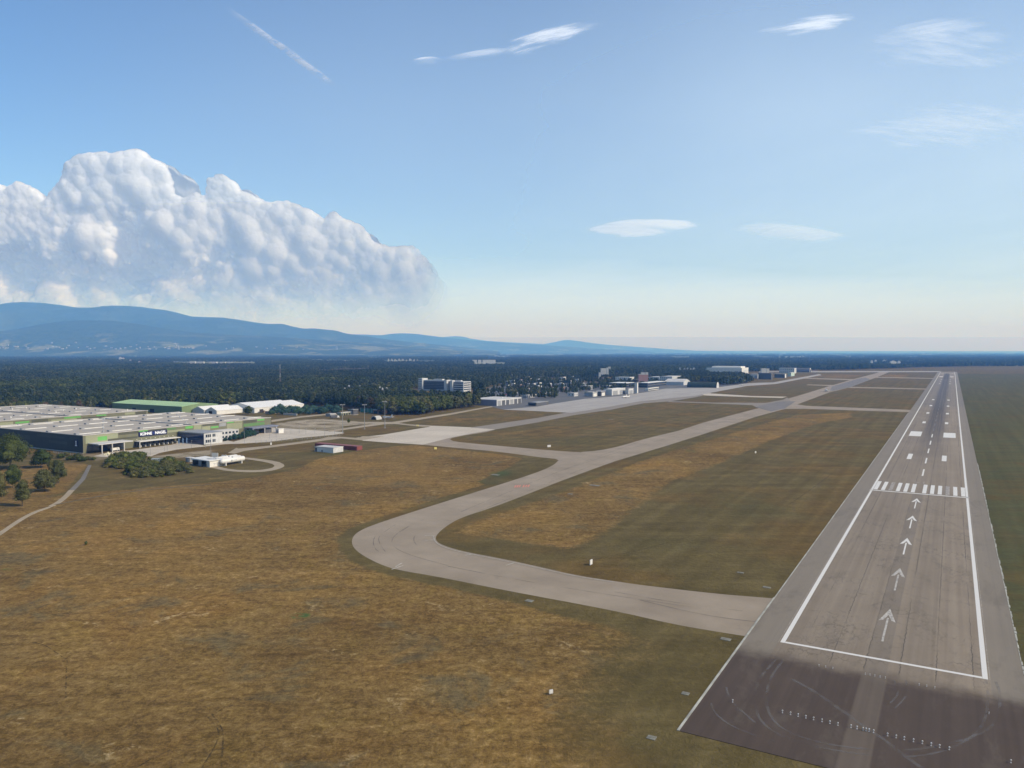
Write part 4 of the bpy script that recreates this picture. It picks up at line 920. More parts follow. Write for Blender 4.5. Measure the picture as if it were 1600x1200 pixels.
TOWN = G((757, 632), (758, 622), (738, 616), (760, 608), (790, 599), (830, 592), (900, 590), (1000, 586), (1100, 582), (1060, 592), (1050, 600), (1000, 606), (905, 613), (865, 626), (820, 630))
BELT = G((1048, 598), (1060, 585), (1100, 582.5), (1112, 588.5), (1160, 588.5), (1172, 594), (1176, 598), (1160, 600.5), (1128, 602.5), (1095, 597.5), (1060, 600))
BELT2 = G((1186, 580), (1240, 579), (1300, 578.5), (1300, 577), (1186, 578))
def tree_points(poly, d0, d1, spacing, rng, jitter=.9):
    P_ = np.array([(p.x, p.y) for p in poly]); lo = P_.min(0); hi = P_.max(0)
    y0 = max(lo[1], d0); y1 = min(hi[1], d1)
    if y0 >= y1: return np.zeros((0, 2))
    xs = .78 * y1
    gx_, gy_ = np.meshgrid(np.arange(max(lo[0], -xs), min(hi[0], xs), spacing), np.arange(y0, y1, spacing))
    p = np.stack([gx_.ravel(), gy_.ravel()], 1); p = p + rng.uniform(-.5, .5, p.shape) * spacing * jitter
    p = p[(np.abs(p[:, 0]) < .76 * p[:, 1] + 60) & (p[:, 1] >= y0) & (p[:, 1] < y1)]
    return p[in_poly(p, poly)]
bands = []
for d0, d1, sp, sc_ in ((800, 1500, 8.0, 1.0), (1500, 2600, 10.5, 1.1), (2600, 4500, 15.0, 1.25), (4500, 8000, 26.0, 1.6), (8000, 14000, 50.0, 2.2), (14000, 30000, 110.0, 3.6)):
    p = tree_points(F1, d0, d1, sp, RNG)
    for hl in HOLES: p = p[~in_poly(p, hl)]
    # irregular stand heights and glades
    nv = np.array([mnoise.noise(Vector((a[0] / 260., a[1] / 520., 0))) + .6 * mnoise.noise(Vector((a[0] / 900., a[1] / 2200., 4))) for a in p]) if len(p) else np.zeros(0)
    keep = nv > -.62 if d0 < 2600 else nv > (-.52 if d0 < 4500 else -.30 if d0 < 8000 else .06 if d0 < 14000 else .30)
    if d0 >= 2600: keep &= RNG.uniform(0, 1, len(p)) < .93
    p, nv = p[keep], nv[keep]
    hgt = (15.5 + 5.5 * nv + RNG.uniform(-3.4, 3.4, len(p))) * (1.0 if d0 < 4500 else 1.08)
    wd = sc_ * RNG.uniform(.85, 1.2, len(p))
    bands.append(np.stack([p[:, 0], p[:, 1], hgt, wd, nv], 1))
tw = tree_points(TOWN, 800, 3000, 12.5, RNG); tw = tw[np.array([mnoise.noise(Vector((a[0] / 70., a[1] / 70., 2))) > -.08 for a in tw])]
bl = tree_points(BELT, 800, 3500, 9.0, RNG); b2_ = tree_points(BELT2, 800, 4500, 13.0, RNG)
for p, hb in ((tw, 9.5), (bl, 15.5), (b2_, 11)): bands.append(np.stack([p[:, 0], p[:, 1], hb + RNG.uniform(-2.5, 2.5, len(p)), np.ones(len(p)), np.zeros(len(p))], 1))
T_ALL = np.concatenate(bands)
# keep building sites clear (runway frame rectangles: u0, u1, v0, v1)
SITES = [(-140, 75, -680, -520), (-330, 70, -925, -705), (125, 215, -935, -715), (150, 310, -800, -700), (700, 800, -905, -745), (440, 545, -590, -515)]
uu = (T_ALL[:, :2] - np.array([ORG.x, ORG.y])) @ np.array([AX.x, AX.y]); vv = (T_ALL[:, :2] - np.array([ORG.x, ORG.y])) @ np.array([PR.x, PR.y])
for (a, b3, c, d) in SITES: 
    k_ = ~((uu > a) & (uu < b3) & (vv > c) & (vv < d)); T_ALL, uu, vv = T_ALL[k_], uu[k_], vv[k_]
# the nearest ones that show become trees of their own
kit('pine_a', L_PINE, 17, 4.6, 4.0, 620, .62, 10, 51, 'pine'); kit('pine_b', L_PINE, 16, 4.2, 5.0, 560, .62, 9, 52, 'pine'); kit('wood_a', L_BROAD, 15, 5.4, 1.5, 640, .66, 10, 53); kit('wood_b', L_OLIVE, 14, 5.0, 1.2, 600, .64, 9, 54); kit('wood_c', L_DRY, 13, 4.4, 1.5, 500, .6, 8, 55)
dist = T_ALL[:, 1] + np.abs(T_ALL[:, 0]) * .1
inview = np.abs(T_ALL[:, 0]) < .668 * T_ALL[:, 1]
order = np.argsort(np.where(inview, dist, 1e9))[:230]
solo = np.zeros(len(T_ALL), bool); solo[order] = True
def kind_of(x, y, k):
    g_ = x / y * FOC + 800
    if 590 < g_ < 760 and y < 1250: return ('wood_a', 'wood_a', 'wood_b')[k % 3]
    return ('pine_a', 'pine_b', 'pine_a', 'pine_b', 'wood_a', 'wood_c')[k % 6] if k % 9 else 'wood_b'
for n_, i in enumerate(order):
    x, y, h, wd, nv = T_ALL[i]; g_ = x / y * FOC + 800; key = kind_of(x, y, n_)
    sp = {'pine_a': 'dark conical', 'pine_b': 'dark narrow-crowned', 'wood_a': 'rounded green', 'wood_b': 'olive-green', 'wood_c': 'rusty brown'}[key]
    pos = ('front row' if (x * 0 + y) < np.median(T_ALL[order, 1]) else 'rear rows')
    if g_ < 100: pl_ = 'wood edge behind the warehouse by the left frame'
    elif g_ < 190: pl_ = 'wood edge behind the right part of the rear warehouse'
    elif g_ < 340: pl_ = 'wood edge behind the green-roofed hall'
    elif g_ < 480: pl_ = 'wood edge behind the white tent halls'
    elif g_ < 560: pl_ = 'wood edge behind the lorry and low sheds'
    elif g_ < 625: pl_ = 'grove end behind the parked old jet'
    elif g_ < 690: pl_ = 'middle of the grove before the office block'
    else: pl_ = 'right end of the grove beside the fire station'
    lb = sp + ' tree, ' + pl_ + ', ' + pos; grp = sp + ' trees of the ' + pl_ + ', ' + pos
    plant_tree(key, 'forest_tree', lb, 'tree', Vector((x, y, 0)), h, grp, wd)
rest = T_ALL[~solo]
# everything else is one forest (scattered copies of four tree meshes)
src = bpy.data.collections.new('forest_sources')
def joined(key, lowleaf=None):
    c, t, h = TREEKIT[key]; bm = bmesh.new(); bm.from_mesh(c); me = bpy.data.meshes.new('forest_stock'); bm.to_mesh(me); bm.free(); me.materials.append(c.materials[0])
    return me, h
c1, _ = crown_mesh('far_crown', L_PINE, 16, 5.0, 3.0, 130, 1.25, 7, 61, 'pine'); c2, _ = crown_mesh('far_crown', L_PINE, 16, 4.4, 5.0, 120, 1.2, 6, 62, 'pine')
c3, _ = crown_mesh('far_crown', L_BROAD, 16, 6.0, 1.5, 140, 1.35, 7, 63); c4, _ = crown_mesh('far_crown', L_OLIVE, 16, 5.6, 1.2, 130, 1.3, 7, 64)
stock = []
for k_, me_ in enumerate((c1, c2, c3, c4)):
    o = bpy.data.objects.new('forest_stock', me_); stock.append(o)
allv = rest; nat = len(allv)
me = bpy.data.meshes.new('forest'); me.vertices.add(nat)
me.vertices.foreach_set('co', np.stack([allv[:, 0], allv[:, 1], np.zeros(nat)], 1).ravel())
kindv = RNG.choice([0, 0, 1, 1, 1, 2, 3], nat); kindv = np.where((allv[:, 4] > .28) & (RNG.uniform(0, 1, nat) < .6), 2, kindv)
for nm, arr in (('th', allv[:, 2] / 16.0), ('tw', allv[:, 3]), ('tk', kindv.astype(float)), ('tr', RNG.uniform(0, 6.28, nat))):
    a_ = me.attributes.new(nm, 'FLOAT', 'POINT'); a_.data.foreach_set('value', arr.astype(np.float32))
fo = bpy.data.objects.new('forest', me); sc.collection.objects.link(fo); tag(fo, kind='stuff')
ng = bpy.data.node_groups.new('forest_scatter', 'GeometryNodeTree')
ng.interface.new_socket('Geometry', in_out='INPUT', socket_type='NodeSocketGeometry'); ng.interface.new_socket('Geometry', in_out='OUTPUT', socket_type='NodeSocketGeometry')
gi = ng.nodes.new('NodeGroupInput'); go = ng.nodes.new('NodeGroupOutput'); jn = ng.nodes.new('GeometryNodeJoinGeometry')
def nattr(nm):
    n = ng.nodes.new('GeometryNodeInputNamedAttribute'); n.data_type = 'FLOAT'; n.inputs[0].default_value = nm; return n.outputs[0]
th_, tw_, tk_, tr_ = nattr('th'), nattr('tw'), nattr('tk'), nattr('tr')
cs = ng.nodes.new('ShaderNodeCombineXYZ'); mw = ng.nodes.new('ShaderNodeMath'); mw.operation = 'MULTIPLY'
ng.links.new(th_, mw.inputs[0]); ng.links.new(tw_, mw.inputs[1])
ng.links.new(mw.outputs[0], cs.inputs[0]); ng.links.new(mw.outputs[0], cs.inputs[1]); ng.links.new(th_, cs.inputs[2])
cr_ = ng.nodes.new('ShaderNodeCombineXYZ'); ng.links.new(tr_, cr_.inputs[2])
for k_, so in enumerate(stock):
    oi = ng.nodes.new('GeometryNodeObjectInfo'); oi.inputs[0].default_value = so
    try: oi.inputs['As Instance'].default_value = True
    except Exception: pass
    ip = ng.nodes.new('GeometryNodeInstanceOnPoints'); cp = ng.nodes.new('FunctionNodeCompare'); cp.data_type = 'FLOAT'; cp.operation = 'EQUAL'
    ng.links.new(tk_, cp.inputs[0]); cp.inputs[1].default_value = float(k_); cp.inputs['Epsilon'].default_value = .1
    mp = ng.nodes.new('GeometryNodeMeshToPoints'); ng.links.new(gi.outputs[0], mp.inputs[0])
    ng.links.new(mp.outputs[0], ip.inputs['Points']); ng.links.new(cp.outputs[0], ip.inputs['Selection']); ng.links.new(oi.outputs['Geometry'], ip.inputs['Instance'])
    ng.links.new(cs.outputs[0], ip.inputs['Scale']); 
    rn = ng.nodes.new('FunctionNodeEulerToRotation') if hasattr(bpy.types, 'FunctionNodeEulerToRotation') else None
    if rn: ng.links.new(cr_.outputs[0], rn.inputs[0]); ng.links.new(rn.outputs[0], ip.inputs['Rotation'])
    else: ng.links.new(cr_.outputs[0], ip.inputs['Rotation'])
    ng.links.new(ip.outputs[0], jn.inputs[0])
ng.links.new(jn.outputs[0], go.inputs[0])
md = fo.modifiers.new('scatter', 'NODES'); md.node_group = ng
print('forest instances', nat)
# ---------------------------------------------------------------- buildings
WHITE = flat('white_cladding', (.64, .61, .55), .5, .06, .15); PVC = flat('white_membrane', (.70, .67, .61), .45, .04, .1)
LGREY = flat('light_grey_panel', (.50, .49, .47), .6, .10, .3); GREY = flat('grey_panel', (.27, .27, .27), .6, .12, .3)
DGREY = flat('dark_grey_panel', (.09, .09, .095), .6, .15, .3); ROOF = flat('roof_membrane', (.39, .34, .27), .8, .16, .06)
ROOFP = flat('pale_flat_roof', (.50, .48, .45), .8, .14, .08); DARK = flat('dark_opening', (.018, .018, .02), .8, .2, .5)
OLV = flat('olive_panel', (.155, .150, .092), .55, .08, .1); OLVD = flat('dark_olive_panel', (.085, .083, .055), .55, .08, .1)
OLVL = flat('light_olive_panel', (.27, .275, .17), .55, .06, .1); GRN = flat('bright_green_panel', (.13, .36, .09), .5, .06, .1); GRN2 = flat('mid_green_panel', (.11, .20, .07), .5, .08, .1)
NAVY = flat('navy_sign', (.010, .014, .06), .5, .1, .3); BLUEL = flat('blue_lettering', (.02, .05, .30), .5); LETW = flat('white_lettering', (.85, .85, .85), .5, .02)
GROOF = flat('pale_green_roof', (.36, .50, .24), .6, .08, .08); GWALL = flat('green_wall', (.16, .21, .10), .6, .1, .1); STEEL = flat('galvanised_steel', (.42, .43, .44), .45, .1, .6, .3)
RED = flat('red_container_paint', (.20, .055, .045), .65, .25, .25); YEL = flat('yellow_paint', (.62, .52, .16), .6, .15, .5); BRN = flat('rust_brown', (.20, .12, .08), .8, .25, .5)
TEAL = flat('teal_sheeting', (.05, .16, .13), .6, .25, .3); CONC = flat('cast_concrete', (.44, .42, .38), .85, .2, .4); LAV = flat('lavender_grey_panel', (.24, .235, .27), .6, .08, .2)
def glass(name, col=(.02, .03, .045), r=.12):
    if name in MATS: return MATS[name]
    m, nt, b = new_mat(name); tc = node(nt, 'ShaderNodeTexCoord').outputs['Object']
    c = mixc(nt, noise_tex(nt, tc, .4, 2), tuple(x * .6 for x in col), tuple(x * 1.6 for x in col)); nt.links.new(c, b.inputs['Base Color'])
    b.inputs['Roughness'].default_value = r; b.inputs['Specular IOR Level'].default_value = .6; MATS[name] = m; return m
SKYL = flat('skylight_dome', (.56, .53, .46), .4, .1, .4); ENDSHADE = flat('shade_toned_panel', (.030, .038, .042), .6, .12, .12); ENDSHADE2 = flat('shade_toned_panel_lighter', (.045, .056, .055), .6, .1, .12)  # end-wall panels: shade of the unsunned side put into their colour
GLS = glass('window_glass'); GLB = glass('blue_glass', (.02, .035, .08), .1)

def along(px, u0, v0, axis):
    """where the sight line column px crosses the facade line through (u0, v0) running along axis ('u' or 'v')"""
    k = (px - 800) / FOC; p = W(u0, v0); a = AX if axis == 'u' else PR
    t = (k * p.y - p.x) / (a.x - k * a.y); return t
# ---- front warehouse
UA, VA, HA = -124.4, -541.0, 13.2
wa = thing('warehouse', 'huge flat-roofed olive and green logistics warehouse in front, with a navy sign and truck docks', 'warehouse', UA, VA)
q = MB(); q.box(-131, 0, 0, 180, -.3, HA - .25, 0)
def fu(px): return along(px, UA, VA, 'u')
for i, (x0, x1, z0, z1, m_) in enumerate([(131, 182, 6.9, 12.8, 3), (150, 165, 8.2, 11.3, 4), (183, 214, 11.0, 12.9, 2), (166, 213, 7.3, 8.8, 2), (215, 229, 11.4, 12.9, 4), (230, 258.5, 11.4, 12.9, 2), (259, 273, 11.2, 12.9, 5),
        (260, 287, 9.0, 10.7, 3), (288, 300, 10.6, 12.6, 4), (274, 299, 6.2, 8.6, 2), (301, 313, 8.0, 12.9, 3), (315, 340, 11.4, 12.9, 2), (314, 327, 7.5, 11.1, 3), (328, 340, 8.9, 10.3, 4), (341, 352, 9.6, 12.6, 6), (353, 364, 11.8, 12.9, 4),
        (353, 377, 6.0, 11.4, 3), (365, 377, 11.8, 12.9, 3), (379, 400, 10.2, 12.9, 2), (401, 412, 11.2, 12.8, 4), (379, 412, 7.2, 9.8, 5)]):
    a_, b_ = fu(x0), fu(x1); q.box(0.0, .06 + i * .004, a_, b_ - .1, z0, z1, m_ - 1)
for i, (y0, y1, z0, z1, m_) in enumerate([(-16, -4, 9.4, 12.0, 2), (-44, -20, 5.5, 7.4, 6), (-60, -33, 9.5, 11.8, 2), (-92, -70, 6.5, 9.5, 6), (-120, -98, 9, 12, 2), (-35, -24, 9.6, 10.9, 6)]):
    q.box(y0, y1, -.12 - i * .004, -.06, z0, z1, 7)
q.box(-131, 0, -.06, 0, 0, 12.9, 6)  # skin over the olive end wall, its shade painted in
q.build('wall', [OLV, OLVD, OLVL, GRN, GRN2, GREY, ENDSHADE, ENDSHADE2], wa)
q = MB(); q.box(-131.3, .25, -.25, 180.25, HA - .25, HA); q.box(-131.3, -130.9, -.25, 180.25, HA, HA + .45, 1); q.box(-131.3, .25, -.3, .1, HA, HA + .3, 1); q.box(-.1, .3, -.25, 180.25, HA, HA + .3, 1); q.box(-130, 0, 93.4, 94.2, HA, HA + .7, 2)
rf = q.build('roof', [ROOF, ROOFP, GREY], wa)
for a_ in range(7):
    for b_ in range(4):
        y0 = 4 + 26 * a_ + (2 if a_ > 3 else 0); x0 = -11.5 - 36.5 * b_
        if a_ * 26 + 24 > 180: continue
        s_ = MB(); s_.prism([(-.75, HA), (.75, HA), (.5, HA + .4), (0, HA + .55), (-.5, HA + .4)], y0, y0 + 16.5, 0); s_.box(-1.5, 1.5, y0 - 3.2, y0 - .6, HA, HA + 1.1, 1)
        o = s_.build('skylight', [SKYL, GREY], wa); o.location = (x0, 0, 0)
for a_ in range(10):
    s_ = MB(); s_.cyl((random.uniform(-125, -5), random.uniform(5, 170), HA), (0, 0, 0), .1, .1) if False else s_.cyl((-125 + a_ * 12.6, 20 + (a_ * 67) % 150, HA), (-125 + a_ * 12.6, 20 + (a_ * 67) % 150, HA + 1.2), .6, .7, 8)
    s_.build('roof_vent', STEEL, wa)
# entrance canopy
cn = MB(); cn.box(.1, 13.5, 3.5, 31, 6.7, 7.3); cno = cn.build('entrance_canopy', ROOFP, wa)
for (x_, y_) in ((12.6, 6.5), (12.6, 14.5), (12.6, 24)):
    s_ = MB(); s_.box(x_ - .35, x_ + .35, y_ - .35, y_ + .35, -.3, 6.7); s_.build('canopy_column', CONC, cno)
s_ = MB(); s_.box(.02, .12, 3, 32, 0, 5.6); s_.build('glazed_entrance', GLS, wa)
# truck docks
d0, d1 = fu(207), fu(271)
s_ = MB(); s_.box(.1, 7.5, d0, d1, 4.7, 5.15, 0); s_.box(.02, .25, d0, d1, 0, 4.6, 1); s_.box(7.1, 7.6, d0 - .4, d0 + .1, -.3, 4.7, 0); s_.build('dock_canopy', [WHITE, DGREY], wa)
for i in range(9):
    y_ = d0 + (i + .5) * (d1 - d0) / 9
    s_ = MB(); s_.box(.12, .5, y_ - 1.5, y_ + 1.5, .9, 4.3, 0); s_.box(.5, .56, y_ - 1.1, y_ + 1.1, 1.1, 3.9, 1); s_.build('dock_door', [DARK, DGREY], wa)
    s_ = MB(); s_.box(.3, 3.2, y_ + 1.62, y_ + 2.1, -.3, 1.7); s_.build('dock_buffer', WHITE, wa)
    s_ = MB(); s_.box(.1, .7, y_ - .3, y_ + .3, 5.9, 6.3); s_.build('wall_lamp', WHITE, wa)
# sign board with lettering
s0, s1 = fu(214), fu(258.5)
s_ = MB(); s_.box(.1, .4, s0, s1, 7.95, 11.85); sg = s_.build('sign_board', NAVY, wa)
def text_mesh(txt, size, name, mat, parent, loc, width=None, bold=.03):
    cu = bpy.data.curves.new('lettering', 'FONT'); cu.body = txt; cu.size = size; cu.extrude = .05; cu.offset = bold * size; cu.align_x = 'CENTER'; cu.align_y = 'CENTER'; cu.resolution_u = 3
    to = bpy.data.objects.new('lettering', cu); sc.collection.objects.link(to); bpy.context.view_layer.update()
    me = bpy.data.meshes.new_from_object(to); bpy.data.objects.remove(to)
    me.materials.clear(); me.materials.append(mat); o = bpy.data.objects.new(name, me); sc.collection.objects.link(o)
    xs = [v.co.x for v in me.vertices]; wd = max(xs) - min(xs)
    sx_ = (width / wd) if width else 1
    o.parent = parent; o.location = loc; o.rotation_euler = (PI / 2, 0, PI / 2); o.scale = (sx_, 1, 1); return o
mw_ = s1 - s0
text_mesh('KÜHNE', 3.1, 'lettering', LETW, sg, (.5, s0 + mw_ * .255, 9.9), mw_ * .40)
text_mesh('NAGEL', 3.1, 'lettering', LETW, sg, (.5, s0 + mw_ * .765, 9.9), mw_ * .40)
text_mesh('+', 2.3, 'lettering', BLUEL, sg, (.5, s0 + mw_ * .508, 9.95), mw_ * .05)
# blue plate with a white anchor-like emblem on the dark end wall
q = MB(); yv = along(117, UA, VA, 'v'); q.box(yv - 1.9, yv + 1.9, -.5, -.1, 4.6, 10.2); pl_ = q.build('emblem_plate', NAVY, wa)
q = MB(); q.box(yv - .35, yv + .35, -.62, -.5, 5.4, 8.6); q.box(yv - 1.1, yv + 1.1, -.62, -.5, 5.2, 5.7); q.box(yv - .5, yv + .5, -.64, -.5, 8.2, 9.0); q.build('emblem', LETW, pl_)
# glazed and rendered base strip on the dark end wall
q = MB(); q.box(-131, 0, -.35, 0, -.3, .5); q.build('plinth', LGREY, wa)
# ---- rear warehouse
wb = thing('warehouse', 'second long flat-roofed warehouse with green and olive panels, behind the one with the navy sign', 'warehouse', 53.0, -719.5)
q = MB(); q.box(-188, 0, -300, 0, -.3, 12.95, 0)
for i, (a_, b_, z0, z1, m_) in enumerate([(-14, -2, 9.5, 12.6, 1), (-26, -15, 10.5, 12.6, 3), (-44, -28, 9, 12.2, 0), (-56, -46, 11.2, 12.4, 2), (-70, -48, 8, 11, 1), (-88, -72, 11.2, 12.6, 2), (-100, -76, 8.5, 11, 3), (-118, -103, 9.5, 12.4, 1), (-132, -120, 10, 11.6, 2), (-150, -134, 9, 12, 3), (-168, -152, 10.6, 12.4, 2), (-190, -170, 9, 11, 1)]):
    q.box(0, .06 + i * .004, a_, b_, z0, z1, m_)
q.build('wall', [OLV, OLVD, GRN, OLVL], wb)
q = MB(); q.box(-188.3, .25, -300.2, .25, 12.95, 13.2); q.box(-188.3, -187.9, -300.2, .25, 13.2, 13.6, 1); q.box(-.1, .3, -300.2, .25, 13.2, 13.5, 1); q.box(-188, 0, -84, -83.3, 13.2, 13.9, 2); q.box(-188, 0, -170, -169.3, 13.2, 13.9, 2)
q.build('roof', [ROOF, ROOFP, GREY], wb)
for a_ in range(6):
    for b_ in range(5):
        s_ = MB(); s_.prism([(-.6, 13.2), (.6, 13.2), (.4, 13.5), (0, 13.65), (-.4, 13.5)], -22 - 27 * a_, -10 - 27 * a_, 0); s_.box(-1.4, 1.4, -27 - 27 * a_, -25 - 27 * a_, 13.2, 14.3, 1); o = s_.build('skylight', [SKYL, GREY], wb); o.location = (-12 - 37 * b_, 0, 0)
for i in range(14):
    s_ = MB(); s_.cyl((0, 0, 13.2), (0, 0, 14.6), .55, .65, 8); o = s_.build('roof_vent', PVC, wb); o.location = (-20 - (i * 53) % 150, -10 - (i * 37) % 130, 0)
# ---- gabled halls
def gabled(name, label, cat, u, v, Lu, Lv, he, hr, wallm, roofm, ridge='v', over=.4, group=None, gable=None, doors=()):
    t = thing(name, label, cat, u, v, group)
    q = MB()
    if ridge == 'v':   # ridge runs along v, gable walls face along v
        q.prism([(0, -.3), (Lu, -.3), (Lu, he - .1), (Lu / 2, hr - .1), (0, he - .1)], -Lv, 0, 0, axis='X'); q.build('wall', [gable or wallm], t)
        r_ = MB(); r_.prism([(-over, he - .05), (Lu / 2, hr), (Lu + over, he - .05), (Lu + over, he + .3), (Lu / 2, hr + .35), (-over, he + .3)], -Lv - over, over, 0, axis='X')
    else:
        q.prism([(-Lv, -.3), (0, -.3), (0, he - .1), (-Lv / 2, hr - .1), (-Lv, he - .1)], 0, Lu, 0); q.build('wall', [wallm], t)
        r_ = MB(); r_.prism([(-Lv - over, he - .05), (-Lv / 2, hr), (over, he - .05), (over, he + .3), (-Lv / 2, hr + .35), (-Lv - over, he + .3)], -over, Lu + over, 0)
    r_.build('roof', roofm, t)
    for (x0, x1, y0, y1, z1) in doors:
        d_ = MB(); d_.box(x0, x1, y0, y1, 0, z1); d_.build('door', DARK, t)
    return t
gabled('hall', 'long hall with a pale green roof and green gable, at the wood edge', 'hall', 144, -786, 52, 137, 9, 12, GWALL, GROOF, 'v', doors=((-.1, .12, 20, 28, 5), (-60, -52, -.12, .1, 4.5), (-95, -88, -.12, .1, 4.5)))
gabled('tent_hall', 'smaller white tent hall, front one of the low pair left of the lone tree', 'hall', 160, -744, 42, 19, 4.6, 8.5, WHITE, PVC, 'u', .3, doors=((-14, -8, -.12, .1, 4),))
gabled('tent_hall', 'smaller white tent hall, the rear one of the low pair, next to the green gable', 'hall', 158, -764, 44, 21, 4.8, 8.6, LGREY, PVC, 'u', .3)
gabled('tent_hall', 'largest white tent hall with a long bright roof, right of the lone round tree', 'hall', 200, -725, 66, 52, 6, 11.5, WHITE, PVC, 'u', .3, doors=((-.1, .12, 8, 14, 4),))
gabled('tent_hall', 'short white tent hall joined to the far end of the largest one', 'hall', 266.8, -729, 20, 42, 5.6, 10.4, WHITE, PVC, 'u', .2)
# ---- generic boxes with windows
def block(name, label, cat, u, v, Lu, Lv, h, wallm, roofm, rows=0, colu=0, colv=0, win=None, group=None, parapet=.4, doors_u=0, doors_v=0, dm=None, dh=.7, strip=False, rz=0, wz=1.4):
    t = thing(name, label, cat, u, v, group, rz)
    q = MB(); q.box(-Lv, 0, 0, Lu, -.3, h - .3); q.build('wall', wallm, t)
    r_ = MB(); r_.box(-Lv - .2, .2, -.2, Lu + .2, h - .3, h)
    if parapet: r_.box(-Lv - .2, .2, -.2, .1, h, h + parapet); r_.box(-.1, .2, .1, Lu + .2, h, h + parapet)
    r_.build('roof', roofm, t)
    win = win or GLS; fh = (h - .3) / max(1, rows)
    for r in range(rows):
        z0 = fh * r + fh * .30; z1 = fh * r + fh * .80
        if strip:
            if colu: w_ = MB(); w_.box(.0, .08, 1, Lu - 1, z0, z1); w_.build('window_band', win, t)
            if colv: w_ = MB(); w_.box(-Lv + 1, -1, -.08, 0, z0, z1); w_.build('window_band', win, t)
        else:
            for c_ in range(colu):
                a_ = Lu * (c_ + .5) / colu; w_ = MB(); w_.box(0, .08, a_ - wz / 2, a_ + wz / 2, z0, z1); w_.build('window', win, t)
            for c_ in range(colv):
                a_ = -Lv * (c_ + .5) / colv; w_ = MB(); w_.box(a_ - wz / 2, a_ + wz / 2, -.08, 0, z0, z1); w_.build('window', win, t)
    for c_ in range(doors_u):
        a_ = Lu * (c_ + .5) / doors_u; k_ = Lu / doors_u * .34; w_ = MB(); w_.box(0, .12, a_ - k_, a_ + k_, 0, h * dh); w_.build('door', dm or GREY, t)
    for c_ in range(doors_v):
        a_ = -Lv * (c_ + .5) / doors_v; k_ = Lv / doors_v * .34; w_ = MB(); w_.box(a_ - k_, a_ + k_, -.12, 0, 0, h * dh); w_.build('door', dm or GREY, t)
    return t
ob = thing('office_building', 'two-storey office block with a dark glass side and pale end wall beside the truck docks', 'office', -44.4, -508.7)
q = MB(); q.box(-31.5, 0, 0, 18, -.3, 9.0); q.build('wall', LGREY, ob)
q = MB(); q.box(-31.6, .2, -.2, 18.2, 9.0, 9.4); q.build('roof', GREY, ob)
q = MB(); q.box(-31.4, -.6, -.15, 0, .3, 8.6); gb = q.build('glass_front', GLB, ob)
for z_ in (3.0, 4.4, 7.4):
    q = MB(); q.box(-31.4, -.6, -.3, -.15, z_, z_ + .25); q.build('sun_louvre', DGREY, gb)
for r in range(2):
    for (a_, b_) in ((1.6, 6.6), (8.2, 11.0)):
        q = MB(); q.box(0, .1, a_, b_, 1.4 + r * 4.3, 3.7 + r * 4.3); wo_ = q.build('window', GLS, ob)
        q = MB(); n_ = 3 if b_ - a_ > 4 else 2
        for k_ in range(1, n_): y_ = a_ + (b_ - a_) * k_ / n_; q.box(.1, .16, y_ - .12, y_ + .12, 1.4 + r * 4.3, 3.7 + r * 4.3)
        q.build('mullion', WHITE, wo_)
block('office_wing', 'low grey office wing with two rows of dark windows, right of the pale end wall', 'office', -24, -527, 30, 13, 7.2, LGREY, ROOFP, 2, 8, 0, wz=2.2)
for i, (px_, py_, h_) in enumerate([(352, 689, 3), (360, 688, 3.6), (367, 687, 5), (374, 686, 4.4), (380, 685, 5.4), (386, 683, 6), (391, 682, 6), (396, 681, 5)]):
    plant_tree('shrub3', 'shrub', 'bluish green shrub in the row between the office wing and the gate canopy', 'shrub', gpt(px_, py_), h_, 'shrubs beside the office wing', .9)
# gate canopy
gc = thing('gate_canopy', 'blue-grey flat canopy on posts over the truck gate at the right end of the warehouse', 'canopy', 24, -530)
q = MB(); q.box(-11, 0, 0, 31, 6.0, 6.7); q.box(-10.5, -.5, .4, 30.6, 5.3, 6.0); q.build('canopy_roof', flat('blue_grey_roof', (.20, .21, .26), .6), gc)
for (x_, y_) in ((-1, 1.5), (-1, 15), (-1, 29), (-10, 1.5), (-10, 29)):
    q = MB(); q.box(x_ - .3, x_ + .3, y_ - .3, y_ + .3, -.3, 5.3); q.build('post', LGREY, gc)
q = MB(); q.box(-10, -2, 3, 9, -.3, 4.6); q.build('gatehouse', DARK, gc)
q = MB(); q.box(-9, -3, 18, 25, -.3, 4.4); q.build('gatehouse', DGREY, gc)
block('gate_cabin', 'small white gate cabin with a dark door, right of the gate canopy', 'cabin', 46.5, -521, 6, 4, 4.2, WHITE, ROOFP, 0, 0, 0, doors_v=1)
# flags
for i, (px_, py_, lb) in enumerate([(279, 696.5, 'white and blue banner flag, leftmost of three before the office glass'), (285.3, 696, 'white and blue banner flag, middle of three before the office glass'), (291.2, 695.5, 'white and blue banner flag, rightmost of three before the office glass')]):
    p = gpt(px_, py_); t = tag(empty('flag', p, -TH), lb, 'flag', 'banner flags before the office')
    q = MB(); q.cyl((0, 0, 0), (0, 0, 6.2), .07, .05, 6); q.build('pole', STEEL, t)
    q = MB(); q.add([(0.06, .05 * math.sin(k * 1.1), 1.6 + k * .55) for k in range(9)] + [(1.15, .16 * math.sin(k * 1.1 + 1), 1.6 + k * .55) for k in range(9)], [(k, 9 + k, 10 + k, k + 1) for k in range(8)])
    o = q.build('cloth', flat('banner_cloth', (.42, .60, .82), .7, .3, .8), t); md_ = o.modifiers.new('thick', 'SOLIDIFY'); md_.thickness = .03
